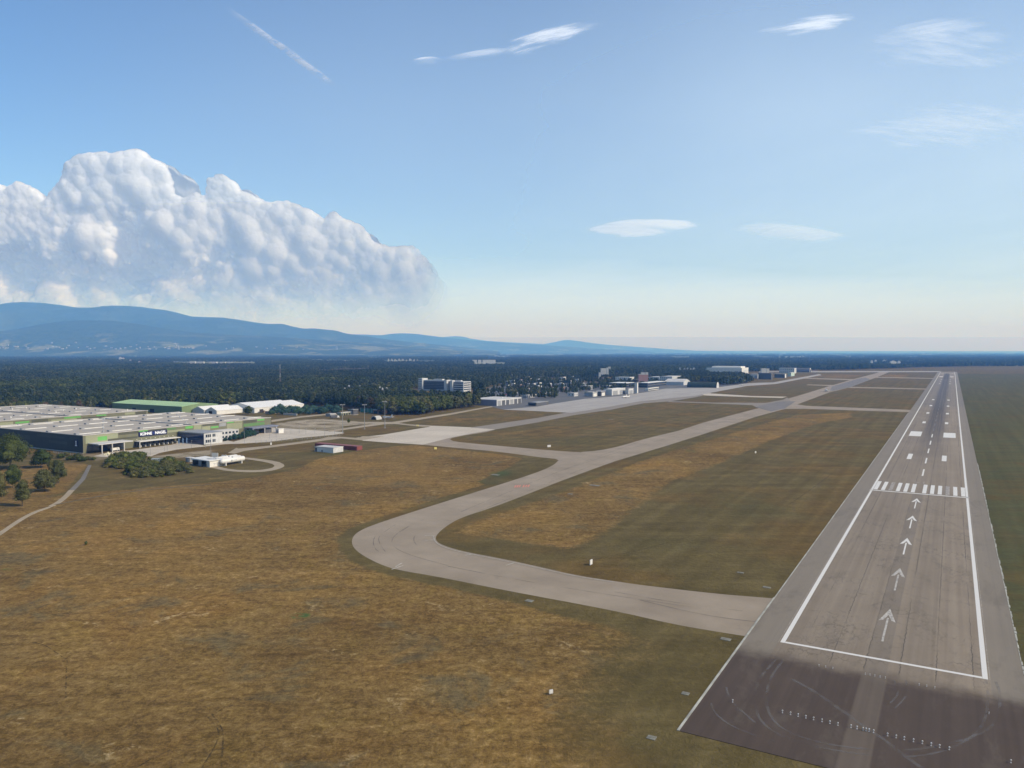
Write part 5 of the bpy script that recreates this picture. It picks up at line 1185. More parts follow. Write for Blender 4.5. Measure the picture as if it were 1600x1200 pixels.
# ---- tank farm
for i, (v_, lb) in enumerate([(-401.5, 'white horizontal gas tank, the front one of three'), (-406.6, 'white horizontal gas tank, the middle one of three'), (-411.7, 'white horizontal gas tank, the rear one of three')]):
    t = thing('gas_tank', lb, 'tank', -117.0 + i * 1.5, v_, 'white gas tanks')
    q = MB(); q.lathe([(0, .2), (.15, .8), (.6, 1.4), (1.3, 1.7), (18.7, 1.7), (19.4, 1.4), (19.85, .8), (20, .2)], 'Y', 18, 0, (0, 0, 3.0)); bd = q.build('shell', WHITE, t, True)
    for y_ in (3.5, 16.5): q = MB(); q.box(-1.6, 1.6, y_ - .45, y_ + .45, -.3, 2.4); q.build('saddle', CONC, t)
    q = MB(); q.cyl((0, 10, 4.6), (0, 10, 5.3), .55, .55, 8); q.build('manhole', STEEL, bd)
    if i == 0:
        q = MB(); q.cyl((1.66, 8.0, 3.0), (1.78, 8.0, 3.0), .5, .6, 10); q.build('badge', GREY, bd); q = MB(); q.box(1.62, 1.75, 9.2, 12.2, 2.8, 3.3); q.build('lettering_band', LGREY, bd)
t = thing('pump_shed', 'white-roofed shed with a dark open front, left of the white gas tanks', 'shed', -123.5, -403.5)
q = MB(); q.box(-17, 0, 9.8, 10, -.2, 4); q.box(-17, -16.8, 0, 10, -.2, 4); q.box(-3.2, 0, .0, 10, -.2, 3.95, 1); q.box(-11.5, -8.5, .2, .5, 0, 3.9, 2); q.build('wall', [DGREY, WHITE, GREY], t)
q = MB(); q.prism([(-17.6, 4.0), (.6, 4.0), (.6, 4.4), (-17.6, 5.0)], -.8, 10.6); q.build('roof', PVC, t)
t = thing('pipework', 'tangle of grey pipes and valves between the white-roofed shed and the gas tanks', 'pipes', -121, -402)
for i in range(16):
    q = MB(); x_ = -10 + i * .65; y_ = 1 + (i * 37 % 11) * .5; z_ = 1.0 + (i * 23 % 9) * .55
    if i % 3 == 0: q.cyl((x_, y_, 0), (x_, y_, z_ + 1), .12, .12, 6)
    elif i % 3 == 1: q.cyl((x_, 0, z_), (x_, 7, z_), .14, .14, 6)
    else: q.cyl((-9.5, y_, z_), (0, y_, z_ + .3), .11, .11, 6)
    q.build('pipe', STEEL if i % 2 else GREY, t)
for i, (px_, yb, wd_, h_, lb) in enumerate([(336, 720, 4.6, 3.0, 'large white square board raised on legs behind the pump shed'), (350.5, 723, 3.6, 2.6, 'smaller white square board raised on legs in front of the gas tanks')]):
    p = gpt(px_, yb); t = tag(empty('raised_board', p, -TH * .3), lb, 'board')
    q = MB(); z0 = (2.4, 2.6)[i]; q.box(-wd_ / 2, wd_ / 2, -.2, .2, z0, z0 + h_); q.build('panel', WHITE, t)
    for s_ in (-1, 1): q = MB(); q.box(s_ * wd_ * .4 - .1, s_ * wd_ * .4 + .1, -.1, .1, -.2, z0); q.build('leg', STEEL, t)
t = tag(empty('pump_cabin', gpt(296, 722), -TH), 'small grey pump cabin with a white door, left of the pump shed', 'cabin')
q = MB(); q.box(-2.6, 1.6, -1, 2.5, -.2, 2.9); q.build('wall', GREY, t); q = MB(); q.box(-2.9, 1.9, -1.3, 2.8, 2.9, 3.2); q.build('roof', ROOFP, t); q = MB(); q.box(-.4, 1.0, -1.12, -1, 0, 2.5); q.build('door', WHITE, t)
t = tag(empty('white_cabinet', gpt(262, 721), -TH), 'small white cabinet standing at the right end of the mound thicket', 'cabinet'); q = MB(); q.box(-.8, .8, -.6, .6, -.2, 2.0); q.build('body', WHITE, t); q = MB(); q.box(-.6, .6, -.68, -.6, .2, 1.8); q.build('door', LGREY, t)
t = tag(empty('grey_container', gpt(251, 722.5), -TH * .9 + .5), 'weathered pale grey container half hidden in the mound thicket', 'container')
q = MB(); q.box(-5.6, 5.6, -1.3, 1.3, -.2, 2.9); 
for k_ in range(22): q.box(-5.5 + k_ * .5, -5.25 + k_ * .5, -1.38, -1.3, .1, 2.75)
q.build('body', flat('pale_container_paint', (.40, .43, .41), .7, .15, .5), t)
# ---- containers in the meadow
t = block('container_building', 'low white container building with garage doors, alone on the mown grass', 'building', -31, -382.6, 10.5, 18.5, 3.9, WHITE, ROOFP, 0, 0, 0, parapet=.15)
for (a_, b_) in ((1.0, 3.6), (4.2, 6.8), (7.4, 9.9)): q = MB(); q.box(0, .1, a_, b_, .1, 3.2); q.build('garage_door', LGREY, t)
for (a_, b_, z_) in ((-18.2, -16.4, 3.0), (-11.8, -10.8, 1.6)): q = MB(); q.box(a_, b_, -.1, 0, .1, z_); q.build('door', DGREY, t)
t = thing('shipping_container', 'long rust-red container row behind the white container building', 'container', -11, -377.5)
q = MB(); q.box(-43, 0, 0, 6.2, -.2, 3.0)
for k_ in range(43): q.box(-42.6 + k_, -42.15 + k_, -.08, 0, .2, 2.8)
q.build('body', RED, t); q = MB(); q.box(-43.1, .1, -.1, 6.3, 3.0, 3.12); q.build('roof', flat('faded_red_roof', (.24, .09, .08), .7), t)
# ---- light masts and lamp posts
def mast(px_, py_, h_, lb, lamps=4, name='light_mast', r=.32):
    p = gpt(px_, py_); t = tag(empty(name, p, -TH + .8), lb, 'mast')
    q = MB(); q.cyl((0, 0, -.3), (0, 0, h_), r, r * .45, 8); q.box(-.7, .7, -.7, .7, -.3, .35); q.build('pole', GREY, t)
    q = MB(); q.box(-2.2, 2.2, -.12, .12, h_ - .3, h_); q.build('crossbar', GREY, t)
    for k_ in range(lamps): q = MB(); x_ = -1.9 + 3.8 * k_ / max(1, lamps - 1); q.box(x_ - .35, x_ + .35, -.5, .3, h_, h_ + .45); q.build('floodlight', LGREY, t)
mast(535.5, 676.5, 26, 'tall floodlight mast at the right tip of the truck yard, left of three')
mast(569.7, 670.5, 23.5, 'tall floodlight mast, middle of three, standing on the verge above the pale apron')
mast(601.5, 669, 26, 'tall floodlight mast, right of three, in front of the parked old jet')
for i, (px_, py_, h_) in enumerate([(382, 692.5, 12), (421.5, 686, 8), (454.5, 678.5, 5), (467.5, 677, 7), (478, 678.5, 5.5), (492, 677, 4.5), (507.5, 680, 11), (235, 711, 8), (257, 705, 5), (261.5, 704, 6), (299, 700.5, 6), (321, 699.5, 8), (329.5, 716, 14), (431.5, 683, 4), (523, 679, 5)]):
    p = gpt(px_, py_); t = tag(empty('lamp_post', p, -TH), 'thin grey lamp post beside the %s' % ('truck yard right of the office' if px_ > 350 else 'loading yard in front of the docks'), 'lamp post', 'lamp posts of the %s' % ('truck yard' if px_ > 350 else 'loading yard'))
    q = MB(); q.cyl((0, 0, -.2), (0, 0, h_), .14, .08, 6); q.build('pole', GREY, t)
    q = MB(); q.box(-.1, 1.0, -.15, .15, h_, h_ + .15); q.build('lamp_head', LGREY, t)
# yard fence
def fence(pxs, h_, lb, step=4.0):
    pts = G(*pxs); t = tag(empty('fence', pts[0]), lb, 'fence')
    q = MB(); q2 = MB(); base = pts[0]
    for a_, b_ in zip(pts[:-1], pts[1:]):
        L = (b_ - a_).length; n_ = int(L / step); d_ = (b_ - a_) / n_
        for k_ in range(n_): p = a_ + d_ * k_ - base; q.box(p.x - .09, p.x + .09, p.y - .09, p.y + .09, -.2, h_)
        for z_ in (.3, h_ * .5, h_ - .1): q2.cyl(tuple(a_ - base + Vector((0, 0, z_))), tuple(b_ - base + Vector((0, 0, z_))), .035, .035, 4)
    q.build('post_row', GREY, t); q2.build('wire', STEEL, t)
fence(((400, 693), (440, 689.5), (480, 686), (520, 682.5), (536, 680)), 2.2, 'wire fence on grey posts along the lower edge of the truck yard')
fence(((84, 708), (110, 711.5), (131, 714)), 1.6, 'low fence at the foot of the dark warehouse wall', 3.0)
# heap and truck under the entrance canopy
p = gpt(169, 711); q = MB(); R = random.Random(3)
for k_ in range(26): a_ = R.uniform(0, 6.28); r_ = R.uniform(0, 2.4); q.lathe([(0, .75 * R.uniform(.7, 1.3)), (.5, .5), (.9, .15)], 'Z', 7, 0, (math.cos(a_) * r_ * 1.3, math.sin(a_) * r_, max(0, 1.6 - r_ * .7) * R.uniform(.5, 1)))
o = q.build('sand_heap', flat('pale_sand', (.60, .54, .36), .9, .15, .8)); o.location = p; tag(o, 'pale yellow heap of sand under the warehouse entrance canopy', 'heap')
# ---- sheds, vehicles and low walls in the middle distance
def lorry(px_, py_, rz, lb, cab, box_, L=9.0, h_=3.4):
    t = tag(empty('lorry', gpt(px_, py_), rz), lb, 'lorry')
    q = MB(); q.box(-1.2, 1.2, -L / 2, L / 2 - 2.4, .9, h_); q.build('cargo_box', box_, t)
    q = MB(); q.prism([(L / 2 - 2.2, .5), (L / 2, .5), (L / 2, 1.7), (L / 2 - .5, 2.9), (L / 2 - 2.2, 2.9)], -1.15, 1.15, 0, axis='X'); cb = q.build('cab', cab, t)
    q = MB(); q.prism([(L / 2 - .52, 2.75), (L / 2 + .02, 1.75), (L / 2 + .06, 1.75), (L / 2 - .46, 2.8)], -1.0, 1.0, 0, axis='X'); q.build('windscreen', GLS, cb)
    for s_ in (-1, 1):
        for y_ in (-L / 2 + 1.2, -L / 2 + 2.4, L / 2 - 1.1): q = MB(); q.cyl((s_ * 1.2, y_, .5), (s_ * .9, y_, .5), .5, .5, 10); q.build('wheel', DARK, t)
    return t
lorry(523, 653.5, -1.0, 'white and dark lorry standing left of the low sheds below the wood', WHITE, DGREY, 10)
lorry(180, 705, -TH, 'small pale van-like truck in the shade of the entrance canopy', LGREY, WHITE, 6, 2.8)
for i, (px_, py_, L_) in enumerate([(410, 645, 7), (418, 646.2, 6), (427, 646.3, 8)]):
    p = gpt(px_, py_); t = tag(empty('building_material_stack', p, -TH + .2), ('leftmost', 'middle', 'rightmost')[i] + ' of three brown material stacks beside the largest tent hall', 'stack', 'material stacks beside the tent hall')
    q = MB()
    for k_ in range(4): q.box(-L_ / 2 + k_ * .1, L_ / 2 - (k_ * 37 % 5) * .3, -1.3, 1.3, k_ * .75 + .0, k_ * .75 + .68, k_ % 2)
    q.build('pallet_load', [flat('tan_boards', (.36, .29, .20), .8), BRN], t)
def lowbox(name, px_, py_, Lu, Lv, h_, wm, rm, lb, cat, **kw):
    u_, v_ = guv(px_, py_); return block(name, lb, cat, u_, v_, Lu, Lv, h_, wm, rm, **kw)
lowbox('garden_wall', 463.5, 649.5, 1.0, 22, 2.2, CONC, CONC, 'low pale concrete wall right of the brown material stacks', 'wall', parapet=0)
lowbox('site_shed', 516, 651, 9, 7, 3.0, GREY, ROOFP, 'left small grey shed in the line of low sheds before the wood', 'shed', doors_v=1)
lowbox('site_shed', 533, 649.5, 16, 6, 3.4, OLVL, ROOFP, 'middle longer shed in the line of low sheds before the wood', 'shed', doors_u=4, dm=DARK)
lowbox('site_shed', 552, 648, 9, 8, 6, DGREY, GREY, 'tall dark shed at the right end of the low sheds before the wood', 'shed', doors_v=1)
t = lowbox('bunker', 599, 647, 8, 16, 4.6, BRN, CONC, 'old bunker with a pale flat roof at the edge of the grove', 'bunker', doors_v=2, dm=DARK)
# arched aircraft shelter with a dark mouth
def arch(name, lb, u_, v_, L_, r_, hh, skin, mouth, cat='shelter', along_u=False, rim=None):
    t = thing(name, lb, cat, u_, v_)
    pr = [(r_ * math.cos(a), hh * math.sin(a)) for a in np.linspace(0, PI, 13)]
    q = MB(); ax_ = 'Y' if along_u else 'X'; q.prism([(x, z) for x, z in pr], 0, L_, 0, axis=ax_) if along_u else q.prism([(x, z) for x, z in pr], -L_, 0, 0, axis='X')
    q.build('shell', skin, t)
    pr2 = [(x * .78, z * .8) for x, z in pr]; q = MB()
    if along_u: q.prism(pr2, -.15, .0)
    else: q.prism(pr2, 0, .15, axis='X')
    q.build('door', mouth, t)
    if rim:
        q = MB(); n_ = len(pr)
        for k_ in range(n_ - 1):
            (x0, z0), (x1, z1) = pr[k_], pr[k_ + 1]; c_ = .8
            quad = [(x0 * 1.03, z0 * 1.03), (x1 * 1.03, z1 * 1.03), (x1 * c_, z1 * c_), (x0 * c_, z0 * c_)]
            q.prism(quad, 0, .4, axis='X') if not along_u else q.prism(quad, -.4, 0)
        q.build('rim', rim, t)
    return t
u_, v_ = guv(582, 656); arch('shelter', 'small pale domed shelter with a dark mouth, left of the parked old jet', u_ + 2, v_, 9, 4.2, 4.0, CONC, DARK, along_u=True)
# ---- aircraft
def jet(px_, py_, rz, L_, lb, body=None, tail=None, name='airliner', cat='airliner', up=0.0):
    body = body or WHITE; tail = tail or WHITE; t = tag(empty(name, gpt(px_, py_), rz), lb, cat); s = L_ / 30.0; z = 3.0 * s + up
    q = MB(); q.lathe([(-15 * s, .1 * s), (-13 * s, .7 * s), (-8 * s, 1.6 * s), (-4 * s, 1.9 * s), (9 * s, 1.9 * s), (12.5 * s, 1.5 * s), (14.4 * s, .8 * s), (15 * s, .15 * s)], 'Y', 14, 0, (0, 0, z)); f = q.build('fuselage', body, t, True)
    q = MB(); q.box(-1.25 * s, 1.25 * s, 13.0 * s, 13.5 * s, z + .35 * s, z + .9 * s); q.build('cockpit_window', GLS, f)
    for s_ in (-1, 1):
        q = MB(); q.add([(s_ * 1.5 * s, 4 * s, z - .9 * s), (s_ * 14 * s, -3 * s, z + .3 * s), (s_ * 14 * s, -5 * s, z + .3 * s), (s_ * 1.5 * s, -2.5 * s, z - .9 * s), (s_ * 1.5 * s, 4 * s, z - 1.25 * s), (s_ * 14 * s, -3 * s, z + .18 * s), (s_ * 14 * s, -5 * s, z + .18 * s), (s_ * 1.5 * s, -2.5 * s, z - 1.25 * s)],
              [(0, 1, 2, 3), (7, 6, 5, 4), (0, 4, 5, 1), (1, 5, 6, 2), (2, 6, 7, 3)]); q.build('wing', LGREY, t)
        q = MB(); q.add([(s_ * .5 * s, -11 * s, z + .8 * s), (s_ * 5.2 * s, -13.6 * s, z + 1.1 * s), (s_ * 5.2 * s, -14.7 * s, z + 1.1 * s), (s_ * .5 * s, -14 * s, z + .8 * s), (s_ * .5 * s, -11 * s, z + .6 * s), (s_ * 5.2 * s, -13.6 * s, z + 1.0 * s), (s_ * 5.2 * s, -14.7 * s, z + 1.0 * s), (s_ * .5 * s, -14 * s, z + .6 * s)],
              [(0, 1, 2, 3), (7, 6, 5, 4), (0, 4, 5, 1), (1, 5, 6, 2), (2, 6, 7, 3)]); q.build('tailplane', LGREY, t)
        q = MB(); q.lathe([(-2 * s, .5 * s), (-1 * s, .85 * s), (1.2 * s, .95 * s), (1.6 * s, .8 * s)], 'Y', 10, 0, (s_ * 4.8 * s, 2.6 * s, z - 1.6 * s)); q.build('engine', LGREY, t)
        q = MB(); q.cyl((s_ * 2.2 * s, -1 * s, 0), (s_ * 2.2 * s, -1 * s, z - 1.2 * s), .3 * s, .2 * s, 6); q.build('landing_gear', DGREY, t)
    q = MB(); q.cyl((0, 11 * s, 0), (0, 11 * s, z - 1.2 * s), .25 * s, .2 * s, 6); q.build('landing_gear', DGREY, t)
    q = MB(); q.prism([(-10 * s, z + 1.4 * s), (-13.2 * s, z + 6.2 * s), (-15 * s, z + 6.2 * s), (-14.2 * s, z + .6 * s)], -.16 * s, .16 * s, axis='X'); q.build('tail_fin', tail, t)
    return t
jet(1291.5, 611.5, PI - .25, 22, 'white jet airliner taxiing on the main taxiway, seen nearly head-on')
jet(976, 621.5, 2.6, 17, 'small white jet parked on the terminal apron, left of a pair near the control tower', name='business_jet', cat='jet')
jet(981, 621.5, 2.6, 15, 'small white jet parked on the terminal apron, right of a pair near the control tower', name='business_jet', cat='jet')
jet(1158.5, 602, 1.4, 13, 'little white jet parked by the tree belt at the far apron edge', name='business_jet', cat='jet')
jet(605, 655, .9, 17, 'old white and black jet parked on the grass before the grove', LGREY, WHITE, name='old_jet', cat='jet', up=.6)
# ---- long office block in the wood
hb = thing('office_block', 'long grey multi-storey office block with a dark glazed front, rising behind the grove', 'office block', 742, -777)
def wingpart(nm, x0, x1, y0, y1, h_, m_): q = MB(); q.box(x0, x1, y0, y1, -.3, h_); return q.build(nm, m_, hb)
wingpart('left_tower', -102, -92, -4, 14, 23.5, LGREY); wingpart('main_wing', -92, -42, 0, 14, 20.5, LGREY); wingpart('stair_tower', -42, -36, -3, 14, 21.3, LGREY); wingpart('link', -36, -28, 3, 14, 19, GREY); wingpart('right_stair', -28, -23, -3, 14, 20.8, LGREY); wingpart('right_wing', -23, 0, 0, 26, 18.6, LGREY)
q = MB(); q.box(-91, -43, -.15, 0, 3, 18.6); gf = q.build('glazed_front', flat('shaded_glazing', (.05, .055, .07), .4, .2, .3), hb)
for k_ in range(5): q = MB(); q.box(-91, -43, -.32, -.15, 5.6 + k_ * 3.1, 5.95 + k_ * 3.1); q.build('floor_band', GREY, gf)
for k_ in range(4):
    q = MB(); q.box(-22, -1, -.12, 0, 3 + k_ * 4.0, 5 + k_ * 4.0); q.build('window_band', GLS, hb)
    q = MB(); q.box(0, .12, 1, 25, 3 + k_ * 4.0, 5 + k_ * 4.0); q.build('window_band', GLS, hb)
for k_ in range(5):
    for x_ in (-99.5, -95): q = MB(); q.box(x_ - 1, x_ + 1, -4.12, -4, 3.5 + k_ * 4.1, 5.6 + k_ * 4.1); q.build('window', GLS, hb)
q = MB(); q.box(-70, -50, 3, 10, 20.5, 22.6); q.box(-33, -10, 6, 12, 18.9, 20.8); q.build('roof_plant', LGREY, hb)
# ---- fire station and terminal side
fs = block('fire_station', 'low grey hall with six white-framed vehicle doors at the near end of the terminal apron', 'fire station', 450, -530, 70, 47, 8.4, LAV, ROOFP, parapet=.3)
q = MB(); q.box(0, .25, 0, 70, 6.9, 8.35)
for k_ in range(7): a_ = k_ * 69.2 / 6; q.box(0, .25, a_, a_ + 2.4 if k_ < 6 else 70, -.2, 6.9)
q.build('door_frame', LGREY, fs)
for k_ in range(6):
    a_ = 2.4 + k_ * 69.2 / 6; q = MB(); q.box(.02, .12, a_, a_ + 9.1, 0, 6.8); q.build('vehicle_door', DGREY if k_ % 3 else GREY, fs)
q = MB(); q.cyl((-16, 42, 8.4), (-16, 42, 10.2), 1.1, .5, 10); q.build('siren', WHITE, fs)
lowbox('shed', 838, 634.5, 36, 13, 4.6, DGREY, GREY, 'long low dark shed with an open mouth at the edge of the terminal apron', 'shed', doors_v=1, dm=DARK)
lowbox('barrack', 823, 622.5, 40, 8, 5, GREY, ROOFP, 'long grey low building behind the open-mouthed shed, left one', 'building', rows=1, colu=6)
lowbox('barrack', 850, 620.5, 26, 40, 4.6, DGREY, ROOFP, 'dark low building with a pale roof strip above the open-mouthed shed', 'building', rows=1, colu=4, colv=8)
lowbox('cabin', 897, 619.5, 16, 12, 5.6, LGREY, ROOFP, 'small isolated pale building left of the hangar row', 'building', rows=1, colu=3, colv=2)
lowbox('hangar', 926, 620, 20, 15, 7.4, GREY, ROOFP, 'leftmost grey hangar of the row beside the control tower', 'hangar', doors_u=1, dm=WHITE)
lowbox('hangar', 939, 619, 20, 13, 8, DGREY, ROOFP, 'dark narrow hangar with a white door, second in the row beside the control tower', 'hangar', doors_u=1, dm=WHITE)
lowbox('hangar', 956, 618, 62, 15, 10.5, LGREY, PVC, 'largest pale hangar of the row beside the control tower', 'hangar', doors_u=2, dm=GREY)
lowbox('hangar', 982, 616, 24, 6, 9.2, LGREY, ROOFP, 'short round-windowed hangar right at the foot of the control tower', 'hangar', doors_u=1, dm=GREY)
for (x_, y_, Lu, Lv, h_, lb) in ((920, 609.5, 20, 18, 8, 'flat grey building behind the leftmost hangar'), (950, 608, 20, 14, 7, 'small grey roof behind the largest pale hangar')):
    lowbox('building', x_, y_, Lu, Lv, h_, GREY, ROOFP, lb, 'building', rows=2, colu=4, colv=4)
tw_ = thing('control_tower', 'pale square airport control tower with a dark glazed cab', 'tower', *guv(995.5, 614.5))
q = MB(); q.box(-4.6, 0, 0, 5.2, -.3, 19.5); q.build('shaft', WHITE, tw_); q = MB(); q.box(-4.0, -3.2, -.12, 0, 2, 18); q.box(-1.6, -.8, -.12, 0, 2, 18); q.build('window_strip', GREY, tw_)
q = MB(); q.box(-5.6, 1.0, -1, 6.2, 19.5, 20.3); q.build('gallery', GREY, tw_); q = MB(); q.lathe([(20.3, 3.6), (23.6, 4.9)], 'Z', 8, 0, (-2.3, 2.6, 0)); q.build('cab_glass', GLS, tw_); q = MB(); q.lathe([(23.6, 5.1), (24.3, 5.1), (24.6, 3.0)], 'Z', 8, 0, (-2.3, 2.6, 0)); cr2 = q.build('cab_roof', DGREY, tw_)
q = MB(); q.cyl((-2.3, 2.6, 24.5), (-2.3, 2.6, 28.5), .12, .05, 5); q.build('antenna', STEEL, cr2)
lowbox('terminal_building', 978, 606, 60, 40, 9.5, DGREY, PVC, 'airport terminal hall with a wide white roof, left of the control tower', 'terminal', rows=2, colv=1, colu=1, strip=True)
lowbox('terminal_building', 1012, 606, 120, 22, 10, DGREY, PVC, 'long airport terminal hall with a white roof, right of the control tower', 'terminal', rows=2, colv=1, colu=1, strip=True)
lowbox('pier', 1013, 610.4, 60, 6, 4.2, WHITE, PVC, 'low white passenger walkway between the terminal and the apron', 'walkway', rows=1, colu=1, strip=True)
lowbox('building', 1030, 597, 60, 30, 12, LGREY, ROOFP, 'pale office building behind the right terminal hall', 'building', rows=3, colu=8, colv=6)
lowbox('building', 984, 596.5, 30, 38, 11, WHITE, PVC, 'white-roofed building behind the left terminal hall', 'building', rows=2, colu=5, colv=7)
lowbox('building', 1050, 600, 70, 30, 17, LGREY, ROOFP, 'stepped pale grey building group left of the dark tree belt', 'building', rows=3, colu=8, colv=6)
gabled('hall', 'pale gabled hall beside the apron, just left of the dark round-roofed shelter', 'hall', *guv(1068, 602), 50, 44, 7, 13, LGREY, ROOFP, 'v')
u_, v_ = guv(1119.5, 606.2); arch('hangar', 'long dark round-roofed aircraft shelter with a pale arched end, on the apron edge', u_ + 9, v_, 62, 9, 11.5, flat('dark_turf_cover', (.035, .05, .035), .9, .3, .2), LGREY, rim=WHITE)
# big white hangar and its neighbours
bh_ = lowbox('hangar', 1159, 586.3, 90, 112, 22, WHITE, PVC, 'huge white hangar rising behind the dark tree belt', 'hangar', doors_u=1, dm=LGREY, parapet=1.0)
q = MB(); q.box(-100, -8, 20, 80, 22, 27); q.build('raised_roof', WHITE, bh_)
q = MB(); q.prism([(-128, -.3), (-112, -.3), (-112, 17), (-120, 15), (-128, 6)], 0, 60); q.build('side_aisle', PVC, bh_)
lowbox('hangar', 1184, 591.5, 30, 22, 12, WHITE, ROOFP, 'open-fronted white hangar right of the huge white hangar', 'hangar', doors_v=2, dm=GREY)
lowbox('hangar', 1205, 593, 20, 34, 17, DGREY, GREY, 'large dark cubic hangar at the far apron', 'hangar')
lowbox('hangar', 1226, 590.5, 26, 28, 11, DGREY, ROOFP, 'dark hangar with a white end wall, right of the dark cubic hangar', 'hangar', doors_u=1, dm=WHITE, dh=.95)
lowbox('building', 1236, 588, 60, 10, 11, flat('mint_panel', (.46, .56, .50), .6), ROOFP, 'pale mint-green building at the right end of the far hangars', 'building', rows=2, colu=6)
lowbox('building', 1241, 583.5, 40, 50, 18, LGREY, ROOFP, 'pale flat building above the mint-green one', 'building', rows=2, colv=8)
u_, v_ = guv(1266, 581.5); arch('hangar', 'distant round-roofed dark shelter with a pale arched rim, right end of the hangars', u_, v_, 70, 17, 15, DGREY, DARK, rim=WHITE)
fence(((1187, 582), (1230, 582.3), (1275, 582.2)), 3.0, 'long pale wall on the far side of the airfield', 20)
# ---- far buildings standing out of the woods
FARW = flat('far_white_render', (.46, .45, .43), .6, .1, .1)
def far_block(x0, x1, yt, yb, lb, m_=None, cat='building', name='building', rf=None, group=None, gab=False):
    m_ = m_ or FARW
    if m_ is WHITE: m_ = FARW
    if rf is PVC: rf = ROOFP
    D = 71278.0 / (yb - HOR); wpx = (x1 - x0) * D / FOC; h_ = max(6, CAM_H - (yt - HOR) * D / FOC); p = Vector((((x0 + x1) / 2 - 800) / FOC * D, D, 0))
    t = tag(empty(name, p, 0), lb, cat, group); dp = min(60, max(10, wpx * .5))
    if gab or name == 'house':
        q = MB(); q.prism([(-wpx / 2, -.3), (wpx / 2, -.3), (wpx / 2, h_ * .72), (0, h_ * .98), (-wpx / 2, h_ * .72)], 0, dp); q.build('wall', m_, t)
        q = MB(); q.prism([(-wpx / 2 - .5, h_ * .7), (0, h_), (wpx / 2 + .5, h_ * .7), (wpx / 2 + .5, h_ * .7 + .4), (0, h_ + .4), (-wpx / 2 - .5, h_ * .7 + .4)], -.5, dp + .5); q.build('roof', rf or BRN, t)
    else:
        q = MB(); q.box(-wpx / 2, wpx / 2, 0, dp, -.3, h_ - .5); q.build('wall', m_, t)
        q = MB(); q.box(-wpx / 2 - .3, wpx / 2 + .3, -.3, dp + .3, h_ - .5, h_); q.build('roof', rf or ROOFP, t)
    return t
for a in [(939, 948, 575.5, 580.5, 'tall pale block rising from the wood above the car parks, left part'), (948, 951, 574.5, 581, 'bright white tall block rising from the wood above the car parks, middle part'), (951, 954, 573, 577.5, 'narrow white tower beside the bright white block in the wood')]: far_block(*a)
far_block(936, 939, 582, 584.5, 'tiny white house left below the tall white blocks in the wood')
far_block(998, 1013, 584.8, 590, 'reddish building behind the terminal halls', flat('reddish_brick', (.30, .17, .15), .8)); far_block(1002, 1008, 582, 585, 'left white roof cap above the reddish building'); far_block(1009, 1013, 582, 585, 'right white roof cap above the reddish building')
for i, (x_, w_) in enumerate(((1063, 1.8), (1070, 2.4), (1075, 1.6), (1080, 3), (1085, 4))): far_block(x_ - w_ / 2, x_ + w_ / 2, 574.3 + i % 2, 577, 'small white house at the back of the dark tree belt', WHITE, 'house', 'house', ROOFP, 'houses behind the tree belt')
far_block(1190, 1197, 575.5, 577.7, 'white hall left of two in the wood above the dark cubic hangar'); far_block(1198, 1202, 575.8, 577.6, 'white hall right of two in the wood above the dark cubic hangar')
for i, (x0, x1, yt, yb) in enumerate([(296, 305, 564.5, 567.3), (308, 318, 565, 567.5), (327, 338, 565.2, 568), (344, 352, 565.4, 567.7), (355, 362, 565.5, 567)]): far_block(x0, x1, yt, yb, ('leftmost', 'second', 'middle', 'fourth', 'rightmost')[i] + ' of five white halls in the distant clearing, left part of the wood', WHITE, 'hall', 'hall', PVC)
for i in range(12):
    x_ = 606 + i * 3.9 + (i * 7 % 3); y_ = 561.5 + (i * 5 % 4) * .5; far_block(x_, x_ + 1.7 + (i % 3) * .5, y_ - 1.6, y_ + .6, 'white house of the small village in the distant wood, left of the office block', WHITE, 'house', 'house', BRN, 'houses of the village in the distant wood')
for i, (x0, x1) in enumerate(((738, 745), (747, 752), (754, 774))): far_block(x0, x1, 562.3, 564.3, ('left', 'middle', 'longest, right')[i] + ' one of the white halls far off above the fire station', WHITE, 'hall', 'hall', PVC)
for i, (x0, x1, yt, yb) in enumerate([(543, 545, 602.5, 604), (560, 562, 603, 604.5), (591, 594, 604.5, 607), (595.5, 597.5, 606.5, 609), (600, 606, 606, 609), (631.5, 633, 608, 609.5), (536.5, 538, 606.5, 608)]):
    far_block(x0, x1, yt, yb, ('small white house showing through the trees left of the grove', 'bright white house corner in the trees left of the grove')[i % 2], LGREY, 'house', 'house', GREY, 'white houses in the trees left of the grove')
for i, (x0, x1, yt, yb) in enumerate([(186, 190, 557.5, 559.5), (191, 194, 558.5, 560.5), (202, 205, 561.5, 563.5), (216, 219, 564, 565.7), (243, 246, 561.3, 562.6)]): far_block(x0, x1, yt, yb, 'white house in the distant wood, far left', WHITE, 'house', 'house', BRN, 'white houses in the distant wood, far left')
for i, (x0, x1, yt, yb) in enumerate([(1361, 1364, 562.5, 566.5), (1367, 1370, 562, 564.5), (1380, 1384, 562, 564), (1392, 1401, 563.5, 565.5), (1403, 1407, 563.5, 566), (1388, 1392, 567.5, 569)]): far_block(x0, x1, yt, yb, 'white house in the far wood left of the runway end', WHITE, 'house', 'house', ROOFP, 'white houses left of the runway end')
R = random.Random(17)
TOWNW = flat('town_render', (.30, .29, .28), .7)
from mathutils.bvhtree import BVHTree
bpy.context.view_layer.update(); hb_v = []; hb_f = []
for o_ in bpy.data.objects:
    if o_.name.startswith(('hills_foothill', 'hills_main')):
        k_ = len(hb_v); hb_v += [tuple(v.co) for v in o_.data.vertices]; hb_f += [tuple(i + k_ for i in p.vertices) for p in o_.data.polygons]
HB = BVHTree.FromPolygons(hb_v, hb_f)
